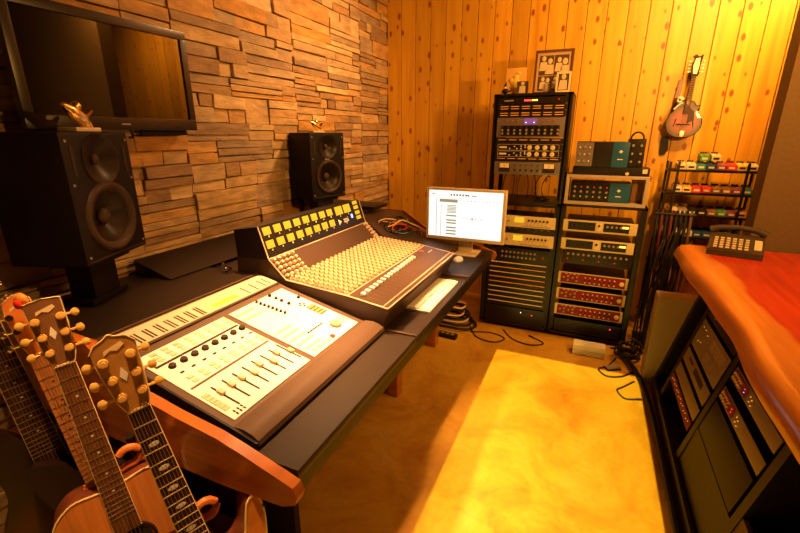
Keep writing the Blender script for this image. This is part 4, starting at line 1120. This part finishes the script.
u.box('dark_slot', .06, .045, .17, .028, M['slot'], .002); u.box('dark_slot', -.12, .05, .08, .012, M['slot'], .002)
u = slant_unit('recorder', 'plain silver unit, third down in the far bay of the redwood desk', 'audio unit', 2.37, .285, .070, M['alu_shaded'])
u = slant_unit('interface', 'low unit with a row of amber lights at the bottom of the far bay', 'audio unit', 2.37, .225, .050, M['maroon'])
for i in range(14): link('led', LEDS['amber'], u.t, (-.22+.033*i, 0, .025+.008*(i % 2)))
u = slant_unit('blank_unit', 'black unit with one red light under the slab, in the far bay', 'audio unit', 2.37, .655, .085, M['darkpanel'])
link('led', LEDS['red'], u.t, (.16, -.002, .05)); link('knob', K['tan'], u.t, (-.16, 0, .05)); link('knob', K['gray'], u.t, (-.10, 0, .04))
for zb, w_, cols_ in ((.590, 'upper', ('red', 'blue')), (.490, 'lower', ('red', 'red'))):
    u = slant_unit('audio_interface', 'long silver unit with coloured lights, %s one in the near desk bay' % w_, 'audio unit', 1.79, zb, .060, M['alu_shaded'], group='silver interfaces in the near bay')
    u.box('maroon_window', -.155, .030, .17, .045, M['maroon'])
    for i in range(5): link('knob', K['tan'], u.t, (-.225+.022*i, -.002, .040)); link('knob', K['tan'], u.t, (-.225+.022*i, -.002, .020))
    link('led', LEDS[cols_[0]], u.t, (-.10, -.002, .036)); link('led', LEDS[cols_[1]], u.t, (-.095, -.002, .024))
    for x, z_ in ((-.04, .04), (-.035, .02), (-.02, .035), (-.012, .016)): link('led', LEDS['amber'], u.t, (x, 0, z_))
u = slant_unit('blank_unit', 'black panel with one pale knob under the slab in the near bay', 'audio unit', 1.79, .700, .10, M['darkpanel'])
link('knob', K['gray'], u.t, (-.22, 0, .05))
u = slant_unit('blank_unit', 'tall blank black panel low in the near bay', 'audio unit', 1.79, .31, .165, M['darkpanel'])

# tower computer standing by the slab end
t = thing('tower_computer', 'tall rounded silver tower computer at the end of the redwood desk', 'computer', (.645, 3.0, 0))
M['towergrey'] = mat('tower_grey', (.36, .28, .18), .5)
part('case', MB().box(-.165, .12, -.10, .04, .028, .63), M['towergrey'], t, bev=.025)
for s in (-1, 1):
    part('foot_handle', MB().box(-.15, .11, -.08 if s < 0 else 0, -.06 if s < 0 else .02, 0, .029), M['alu'], t, bev=.004)
part('front_grille', MB().box(-.167, -.165, -.08, .02, .10, .50), M['graycap'], t)

# telephone
t = thing('telephone', 'large grey desk telephone with an angled key panel on the redwood slab', 'telephone', (.80, 2.885, .9505), (0, 0, R(-14)))
t.scale = (1.08,)*3
M['phonegrey'] = mat('phone_grey', (.05, .032, .02), .5)
part('base', MB().prism([(-.10, 0), (.10, 0), (.10, .085), (.05, .088), (-.10, .030)], 'x', -.115, .115), M['phonegrey'], t, bev=.006)
tl_ = math.atan2(.058, .15)
part('handset', MB().tube([(-.12, .075, .098), (-.08, .078, .116), (0, .080, .124), (.08, .078, .116), (.12, .075, .098)], [.022, .016, .014, .016, .022], 12), M['phonegrey'], t)
kp2 = part('key_panel', MB().box(-.10, .07, -.075, .05, 0, .003), M['phonegrey'], t, (0, -.022, .0605), (tl_, 0, 0))
kmb = MB().box(-.008, .008, -.006, .006, 0, .004).mesh('key', M['btn'], .001)
for i in range(6):
    for j in range(5): link('key', kmb, kp2, (-.085+i*.026, -.06+j*.022, .003))
part('display', MB().box(.075, .105, -.05, .04, 0, .004), M['btn'], t, (0, -.022, .0605), (tl_, 0, 0))

# ------------------------------------------------------------------ floor clutter
t = thing('small_box', 'white box lying on the sunlit floor before the right rack', 'box', (.148, 3.19, 0))
part('case', MB().box(-.112, .112, -.045, .05, 0, .085), M['white'], t, bev=.006)
part('seam', MB().box(-.1125, .1125, -.0455, .0505, .040, .042), M['graycap'], t)
def cable(label, pts, r, m='cable', group=None, n=5):
    P = []
    V = [Vector(p) for p in pts]
    V = [V[0]]+V+[V[-1]]
    for i in range(1, len(V)-2):
        for k in range(n):
            s = k/n; p0, p1, p2, p3 = V[i-1:i+3]
            P.append(.5*((2*p1)+(p2-p0)*s+(2*p0-5*p1+4*p2-p3)*s*s+(3*p1-p0-3*p2+p3)*s**3))
    P.append(V[-2])
    o0 = P[0].copy(); o0.z = 0
    t = thing('floor_cable', label, 'cable', tuple(o0), group=group)
    part('cord', MB().tube([p-o0 for p in P], r, 8), M[m], t)
    d = (P[-1]-P[-2]).normalized()
    part('plug', MB().cyl(P[-1]-o0, P[-1]-o0+d*.03, r*1.3, seg=8), M['black'], t)
cable('thick black cable snake running along the foot of the redwood desk', [(.36, 3.30, .03), (.45, 3.02, .03), (.49, 2.75, .03), (.505, 2.45, .03), (.508, 2.0, .03), (.508, 1.5, .03), (.508, .9, .03)], .015)
cable('black cable looping on the lit floor near the tower computer', [(.34, 3.2, .006), (.28, 3.05, .006), (.22, 2.98, .006), (.27, 2.90, .006), (.36, 2.93, .006), (.42, 3.0, .006)], .006)
cable('black cable curling in front of the tower computer', [(.44, 2.9, .006), (.37, 2.8, .006), (.33, 2.74, .006), (.37, 2.66, .006), (.44, 2.68, .006)], .005)
t = thing('foot_pedal', 'small dark floor switch with flat wedge top in the cable loop', 'pedal', (.31, 3.03, 0), (0, 0, R(30)))
part('base', MB().box(-.05, .05, -.03, .03, 0, .012), M['black'], t, bev=.003); part('treadle', MB().prism([(-.045, .0125), (.045, .0125), (.045, .03)], 'y', -.025, .025), M['graycap'], t)
cr = random.Random(21)
for i in range(8):
    a = cr.uniform(0, 6.28); cx_, cy_ = .44+cr.uniform(-.05, .03), 3.22+cr.uniform(-.06, .08)
    pts = [(cx_+(.05+.012*k % .03)*math.cos(a+k*1.1), cy_+(.07)*math.sin(a+k*1.1)*.8, .02+.022*i*.6+.01*math.sin(k*2)) for k in range(8)]
    cable('black cable in the heap between the right rack and the tower', pts, .006, group='cables heaped between rack and tower')
for i in range(7):
    x_ = .47+.022*i; y_ = 3.42+cr.uniform(-.05, .1)
    pts = [(x_+.09+cr.uniform(-.02, .03), y_+.1, 1.0-cr.uniform(0, .15)), (x_+.05, y_+.04, .75), (x_+cr.uniform(-.02, .03), y_, .45), (x_-.02, y_-.03, .2), (x_-.02, y_-.06, .03)]
    cable('black cable hanging between the right rack and the redwood desk', pts, cr.choice([.006, .009, .012]), group='cables hanging between rack and desk')
M['darkplum'] = mat('dark_plum_rubber', (.09, .012, .02), .5)
# cable stand the hanging cables drape over
t = thing('cable_hanger', 'dark metal stand draped with black cables behind the tower computer', 'stand', (.60, 3.62, 0))
part('post', MB().cyl((0, 0, .02), (0, 0, 1.05), .012), M['blackm'], t); part('arm', MB().cyl((-.13, -.03, 1.04), (.13, -.03, 1.04), .010), M['blackm'], t); part('foot', MB().box(-.12, .12, -.12, .12, 0, .02), M['blackm'], t, bev=.004)
for i, (cc, w_) in enumerate((('cable', 'black'), ('darkplum', 'dark plum'), ('cable', 'black'), ('darkplum', 'dark plum'), ('cable', 'black'), ('cable', 'black'), ('cable', 'black'), ('photo', 'brown'))):
    x_ = .49+.03*i
    t = thing('guitar_lead', '%s guitar lead draped over the dark cable stand' % w_, 'cable', (x_, 3.59, 1.04), group='guitar leads draped over the cable stand')
    L_ = cr.uniform(.55, .85)
    part('loop', MB().tube([(0, -.02, -L_), (.012, -.03, -L_*.6), (0, -.025, -.15), (0, 0, .022), (.004, .025, -.15), (-.008, .03, -L_*.5), (-.004, .02, -L_*.9)], .010, 8), M[cc], t)
    part('plug', MB().cyl((0, -.02, -L_-.05), (0, -.02, -L_), .008, seg=8), M['chrome'], t)
# coil of cable beneath the far end of the desk
for i in range(9):
    rr = .20-.012*i; zc = .02+.020*i
    t = thing('coiled_cable', ('tan' if i % 3 == 2 else 'black')+' cable loop in the pile under the far end of the desk', 'cable', (-.98+cr.uniform(-.03, .03), 3.32+cr.uniform(-.03, .03), zc), (cr.uniform(-.05, .05), cr.uniform(-.05, .05), 0), 'cable loops piled under the desk end')
    part('loop', MB().tube([(rr*math.cos(a), rr*.75*math.sin(a), .006*math.sin(3*a)) for a in [k*2*PI/30 for k in range(30)]], .010 if i % 3 != 2 else .008, 6, closed=True), M['cable'] if i % 3 != 2 else M['tan'], t)
    part('binder', MB().tube([(rr+.014*math.cos(a), 0, .014*math.sin(a)) for a in [k*PI/4 for k in range(8)]], .004, 6, closed=True), M['black'], t)
t = thing('power_strip', 'flat black power strip on the floor under the desk front', 'power strip', (-.98, 3.03, 0), (0, 0, R(-4)))
part('housing', MB().box(-.14, .14, -.03, .03, 0, .032), M['black'], t, bev=.004)
for i in range(6): part('socket', MB().cyl((-.105+.042*i, 0, .032), (-.105+.042*i, 0, .034), .013, seg=12), M['graycap'], t)
cable('thin black cable looping on the floor before the left rack', [(-.80, 3.30, .005), (-.70, 3.12, .005), (-.55, 3.08, .005), (-.48, 3.18, .005), (-.6, 3.24, .005), (-.74, 3.2, .005)], .005)
cable('thin black cable on the floor in front of the left rack power supply', [(-.52, 3.34, .005), (-.42, 3.20, .005), (-.28, 3.15, .005), (-.18, 3.22, .005), (-.28, 3.30, .005)], .005)
cable('black cable drooping from the desk edge towards the rack', [(-.70, 2.93, .70), (-.78, 3.02, .55), (-.86, 3.15, .42), (-.92, 3.3, .30)], .009)

# ------------------------------------------------------------------ guitars
def guitar(label, nut, face_az, lean, head, top, nscale=.645, board='rosewood', headmat='headamber', bodykind='acoustic', tuner='gold', name='acoustic_guitar', roll=0, nutw=.043, sc_=1, cut=False, binding=True, inlay=False):
    """origin at the nut; -y is the face direction, z runs up the neck"""
    t = thing(name, label, 'guitar', nut, (0, 0, 0))
    # orientation: up vector leans away from the viewer
    f = Vector((math.cos(face_az), math.sin(face_az), 0))
    up = (Vector((0, 0, 1))*math.cos(lean) - f*math.sin(lean)).normalized()
    fn = (f*math.cos(lean)+Vector((0, 0, 1))*math.sin(lean)).normalized()
    yax = -fn; xax = yax.cross(up).normalized()
    m3 = Matrix((xax, yax, up)).transposed() @ Matrix.Rotation(roll, 3, 'Y')
    t.rotation_mode = 'QUATERNION'; t.rotation_quaternion = m3.to_quaternion(); t.scale = (sc_,)*3
    join = nscale*(1-2**(-14/12))
    L_ = join+.135
    hw_ = nutw/2; bw_ = hw_*1.32
    part('neck', MB().prism([(-hw_, 0), (hw_, 0), (bw_, -join-.02), (-bw_, -join-.02)], 'y', .0, .020), M['mahog'] if board != 'maple' else M['maple'], t, bev=.006)
    fb_ = part('fingerboard', MB().prism([(-hw_, 0), (hw_, 0), (bw_*1.06, -L_), (-bw_*1.06, -L_)], 'y', -.006, .0), M[board], t, bev=.001)
    for k in range(1, 21):
        z_ = -nscale*(1-2**(-k/12)); 
        if z_ < -L_: break
        w_ = hw_+(bw_-hw_)*(-z_/join)*.95
        part('fret', MB().box(-w_, w_, -.0075, -.006, z_-.0011, z_+.0011), M['binding'] if inlay else M['fretmetal'], fb_)
        if k in (3, 5, 7, 9, 12, 15):
            zm = -nscale*(1-2**(-(k-.5)/12))
            im = MB()
            if inlay: im.sph((0, -.0062, zm), .010, (1.1, .05, .6), 8)
            else: im.cyl((0, -.0064, zm), (0, -.006, zm), .003, seg=8)
            part('inlay', im, M['pearl'] if board != 'maple' else M['slot'], fb_)
    if binding:
        bd = MB()
        for s in (-1, 1): bd.tube([(s*hw_, -.003, 0), (s*bw_*1.06, -.003, -L_)], .0022, 6)
        part('board_binding', bd, M['binding'], fb_)
    part('nut', MB().box(-hw_, hw_, -.009, 0, 0, .005), M['binding'], t, bev=.001)
    # headstock
    hd = dict(flare=[(-.022, .004), (-.031, .03), (-.038, .09), (-.043, .15), (-.030, .166), (-.012, .172), (0, .180), (.012, .172), (.030, .166), (.043, .15), (.038, .09), (.031, .03), (.022, .004)],
              slab=[(-.022, .004), (-.031, .03), (-.036, .10), (-.038, .172), (0, .178), (.038, .172), (.036, .10), (.031, .03), (.022, .004)],
              paddle=[(-.021, .004), (-.030, .04), (-.034, .12), (-.03, .165), (.0, .182), (.03, .165), (.034, .12), (.03, .04), (.021, .004)])[head]
    h = part('headstock', MB().prism(hd, 'y', -.003, .013), M[headmat], t, bev=.002)
    part('headstock_binding', MB().tube([(x, -.003, z) for x, z in hd], .0016, 5), M['binding'], h)
    part('headstock_inlay', MB().prism([(-.020, .138), (-.006, .146), (.006, .140), (.022, .150), (.018, .158), (-.018, .148)], 'y', -.0045, -.003), M['binding'], h)
    if head != 'paddle': part('headstock_emblem', MB().prism([(0, .07), (.008, .085), (0, .105), (-.008, .085)], 'y', -.0045, -.003), M['pearl'], h)
    M.setdefault('goldp', mat('gilt_post', (.82, .50, .12), .3))
    tp = MB().cyl((0, -.012, 0), (0, -.003, 0), .0090, .0105, 12).cyl((0, -.019, 0), (0, -.012, 0), .0055, seg=8).mesh('tuning_post', M['goldp' if tuner == 'gold' else tuner], 0)
    strs = MB()
    for i in range(3):
        for s in (-1, 1):
            zz_ = .04+.042*i; xx_ = s*(.020+.003*i)
            link('tuning_post', tp, t, (xx_, 0, zz_))
            part('tuning_key', MB().cyl((s*.034, .006, zz_), (s*.048, .006, zz_), .0035, seg=8).sph((s*.056, .006, zz_), .011, (.9, .5, 1), 10), M['goldp' if tuner == 'gold' else tuner], t)
            q = (2-i) if s < 0 else (2-i); xs = s*(.004+.0072*(i))
            strs.tube([(xx_, -.012, zz_), (s*(.0035+.0065*(2-i)), -.0095, .003), (s*(.005+.0095*(2-i)), -.012, -nscale+.003)], .0006, 4)
    part('strings', strs, M['stringm'], t)
    bz = -join
    if bodykind == 'acoustic':
        half = [(.028, 0.0), (.09, .004), (.135, -.03), (.146, -.085), (.132, -.135), (.119, -.175), (.130, -.225), (.172, -.285), (.198, -.36), (.186, -.43), (.13, -.482), (.05, -.50), (0, -.502)]
        if cut:
            left = [(-x, z) for x, z in reversed(half[:-1])]
            right = [(.030, -.07), (.06, -.085), (.095, -.06), (.125, .012), (.150, .020), (.158, -.02), (.140, -.10)]+half[4:]
            ol = right+left
        else: ol = half+[(-x, z) for x, z in reversed(half[:-1])]
        ol = outline_round([(x, z+bz) for x, z in ol], 5)
        part('body', MB().prism(ol, 'y', .004, .10), M['mahog'], t, bev=.003)
        part('top', MB().prism(ol, 'y', .001, .0045), M[top], t, bev=.001)
        part('body_binding', MB().tube([(x, .002, z) for x, z in ol], .003, 6, closed=True), M['binding'], t)
        hz = -L_-.045
        part('sound_hole', MB().cyl((0, -.0002, hz), (0, .002, hz), .048, seg=32), M['slot'], t)
        part('rosette', MB().tube([(.056*math.cos(a), .0005, hz+.056*math.sin(a)) for a in [k*PI/18 for k in range(36)]], .0045, 6, closed=True), M['ebony'], t)
        part('bridge', MB().box(-.075, .075, -.009, .001, -nscale-.014, -nscale+.012), M['ebony'], t, bev=.003)
        part('pickguard', MB().prism(outline_round([(-.052, hz+.03), (-.056, hz-.02), (-.075, hz-.08), (-.11, hz-.07), (-.10, hz-.01), (-.07, hz+.03)], 4), 'y', -.0005, .0012), M['mahog'], t)
    else:
        ol = outline_round([(x, z+bz) for x, z in [(.028, -.05), (.07, .01), (.12, .03), (.135, -.03), (.12, -.12), (.135, -.20), (.165, -.29), (.13, -.38), (.0, -.405), (-.13, -.38), (-.165, -.29), (-.13, -.20), (-.12, -.12), (-.14, -.02), (-.13, .05), (-.075, .03), (-.028, -.03)]], 5)
        part('body', MB().prism(ol, 'y', .002, .045), M[top], t, bev=.008)
        part('bridge', MB().box(-.045, .045, -.012, .002, -nscale-.012, -nscale+.008), M['chrome'], t, bev=.002)
        for k in (0, 1): part('pickup', MB().box(-.042, .042, -.008, .002, -nscale+.05+.08*k, -nscale+.085+.08*k), M['black'], t, bev=.002)
        for k in range(3): part('volume_knob', MB().cyl((.08+.02*k, -.014, -nscale-.02+.04*k), (.08+.02*k, .002, -nscale-.02+.04*k), .011, seg=14), M['chrome'], t)
    return t
az = math.atan2(-.30, .95)
gA = guitar('acoustic guitar with a golden flared headstock and pearl inlays, nearest the desk', (-.870, .50, 1.006), math.atan2(-.50, .87), R(15), 'flare', 'cedar', board='ebony', headmat='headamber', tuner='gold', cut=True, inlay=True, roll=R(-9), sc_=1.02)
gB = guitar('acoustic guitar with a dark square headstock and an orange top', (-1.126, .50, 1.058), math.atan2(-.44, .90), R(15), 'slab', 'cedar', board='rosewood', headmat='headdark', tuner='gold', roll=R(-5), sc_=.96)
gC = guitar('electric guitar with a plain orange maple neck, between the dark electric and the square-headed acoustic', (-1.375, .56, 1.0), math.atan2(-.44, .90), R(12), 'paddle', 'darkburst', board='maple', headmat='redorange', tuner='chrome', name='electric_guitar', bodykind='solid', nutw=.054, binding=False, roll=R(-8))
gD = guitar('electric guitar with a dark fingerboard and cream binding at the left edge', (-1.475, .50, 1.118), math.atan2(-.34, .94), R(8), 'paddle', 'darkburst', board='ebony', headmat='mahog', tuner='chrome', name='electric_guitar', bodykind='solid', nutw=.054, roll=R(-6))
t = thing('red_pick_holder', 'round orange holder with red picks clipped to a guitar headstock', 'pick holder', (-1.36, .545, 1.175))
part('shell', MB().sph((0, 0, 0), .026, (1, .5, .75), 16), M['orange'], t); part('pick', MB().sph((.012, -.014, -.008), .018, (1, .4, .7), 12), M['red'], t)
# stand that carries the guitars
HOOKS = ((-.79, .56, .69), (-1.06, .56, .76))
gs = thing('guitar_stand', 'black guitar stand with curled orange padded hooks', 'guitar stand', (-1.12, .45, 0))
part('cradle_rail', MB().tube([(.46, -.30, .10), (-.55, .06, .10)], .012), M['blackm'], gs); part('cradle_rail', MB().tube([(.40, -.12, .10), (-.50, .18, .10)], .012), M['blackm'], gs)
for x_, y_ in ((.46, -.30), (-.55, .06), (.40, -.12), (-.50, .18)): part('foot', MB().tube([(x_, y_, .10), (x_, y_, .0)], .014), M['blackm'], gs)
part('cross_rail', MB().tube([(.46, -.30, .10), (.40, -.12, .10), (.22, .10, .10)], .012), M['blackm'], gs)
part('post', MB().tube([(.22, .10, .10), (.22, .13, .65)], .013), M['blackm'], gs)
for (hx, hy, hz) in HOOKS:
    c_ = Vector((hx, hy, hz)) - Vector((-1.12, .45, 0))
    d_ = Vector((.5, .87, 0))
    pts = [c_-d_*.11+Vector((0, 0, -.05)), c_-d_*.05+Vector((0, 0, -.04))] + [c_+d_*(.026*math.cos(a_))+Vector((0, 0, .026*math.sin(a_))) for a_ in [R(-100+i*32) for i in range(9)]]
    part('padded_hook', MB().tube(pts, .010, 8), M['redorange'], gs)
part('top_rail', MB().tube([(.22, .13, .64), (-.55, .20, .64)], .011), M['blackm'], gs)
part('post', MB().tube([(.04, .15, .64), (.04, .13, .80)], .011), M['blackm'], gs)

# ------------------------------------------------------------------ lights and camera
def area(name, loc, target, size, energy, col, shape='DISK', spread=180):
    l = bpy.data.lights.new(name, 'AREA'); l.shape = shape; l.size = size; l.energy = energy; l.color = col; l.spread = R(spread)
    o = bpy.data.objects.new(name, l); C.objects.link(o); o.location = loc
    o.rotation_euler = (Vector(target)-Vector(loc)).to_track_quat('-Z', 'Y').to_euler(); return o
WARM = (1, .44, .09); WARM2 = (1, .50, .19)
area('ceiling_lamp_desk', (-1.25, 1.75, 2.9), (-1.02, 1.62, .8), .16, 22, WARM2, spread=52)
area('ceiling_lamp_left', (-1.0, .55, 2.9), (-1.0, .75, .9), .14, 7, WARM2, spread=55)
area('ceiling_lamp_wall', (-.7, 3.1, 2.9), (-1.96, 2.6, 1.9), .20, 16, WARM2, spread=120)
area('ceiling_lamp_right', (.80, 2.7, 2.9), (.5, 4.1, 2.2), .16, 40, WARM)
area('alcove_lamp', (1.35, 3.45, 2.9), (1.0, 4.1, 2.1), .16, 34, WARM)
area('floor_lamp', (1.15, 1.55, 2.1), (-.6, 4.1, 1.4), .10, 38, WARM)
area('added_armrest_fill', (-.55, 2.05, 2.9), (-.74, 2.05, .8), .10, 2.2, WARM2, spread=22)  # added fill without a fixture, brightens the keyboard and armrest
area('added_armrest_fill', (-.66, 1.2, 2.9), (-.76, 1.2, .8), .10, 1.6, WARM2, spread=22)  # second added fill, for the near armrest
sun = bpy.data.lights.new('daylight', 'SUN'); sun.energy = 10; sun.color = (1, .70, .10); sun.angle = R(.15)
so = bpy.data.objects.new('daylight', sun); C.objects.link(so)
so.rotation_euler = Vector((0, math.cos(R(26)), -math.sin(R(26)))).to_track_quat('-Z', 'Y').to_euler()
wd = bpy.data.worlds.new('world'); bpy.context.scene.world = wd; wd.use_nodes = True
wd.node_tree.nodes['Background'].inputs[0].default_value = (1, .62, .3, 1)
wd.node_tree.nodes['Background'].inputs[1].default_value = .06

cam = bpy.data.cameras.new('camera'); co = bpy.data.objects.new('camera', cam); C.objects.link(co)
cam.sensor_width = 36; cam.lens = 36*420/800; cam.clip_start = .05
co.location = (0, 0, 1.6)
co.rotation_euler = (R(90-17.5), 0, R(24))
sc = bpy.context.scene
sc.camera = co
sc.view_settings.view_transform = 'Standard'; sc.view_settings.look = 'None'
sc.view_settings.gamma = 1; sc.view_settings.use_curve_mapping = False
sc.view_settings.exposure = .3
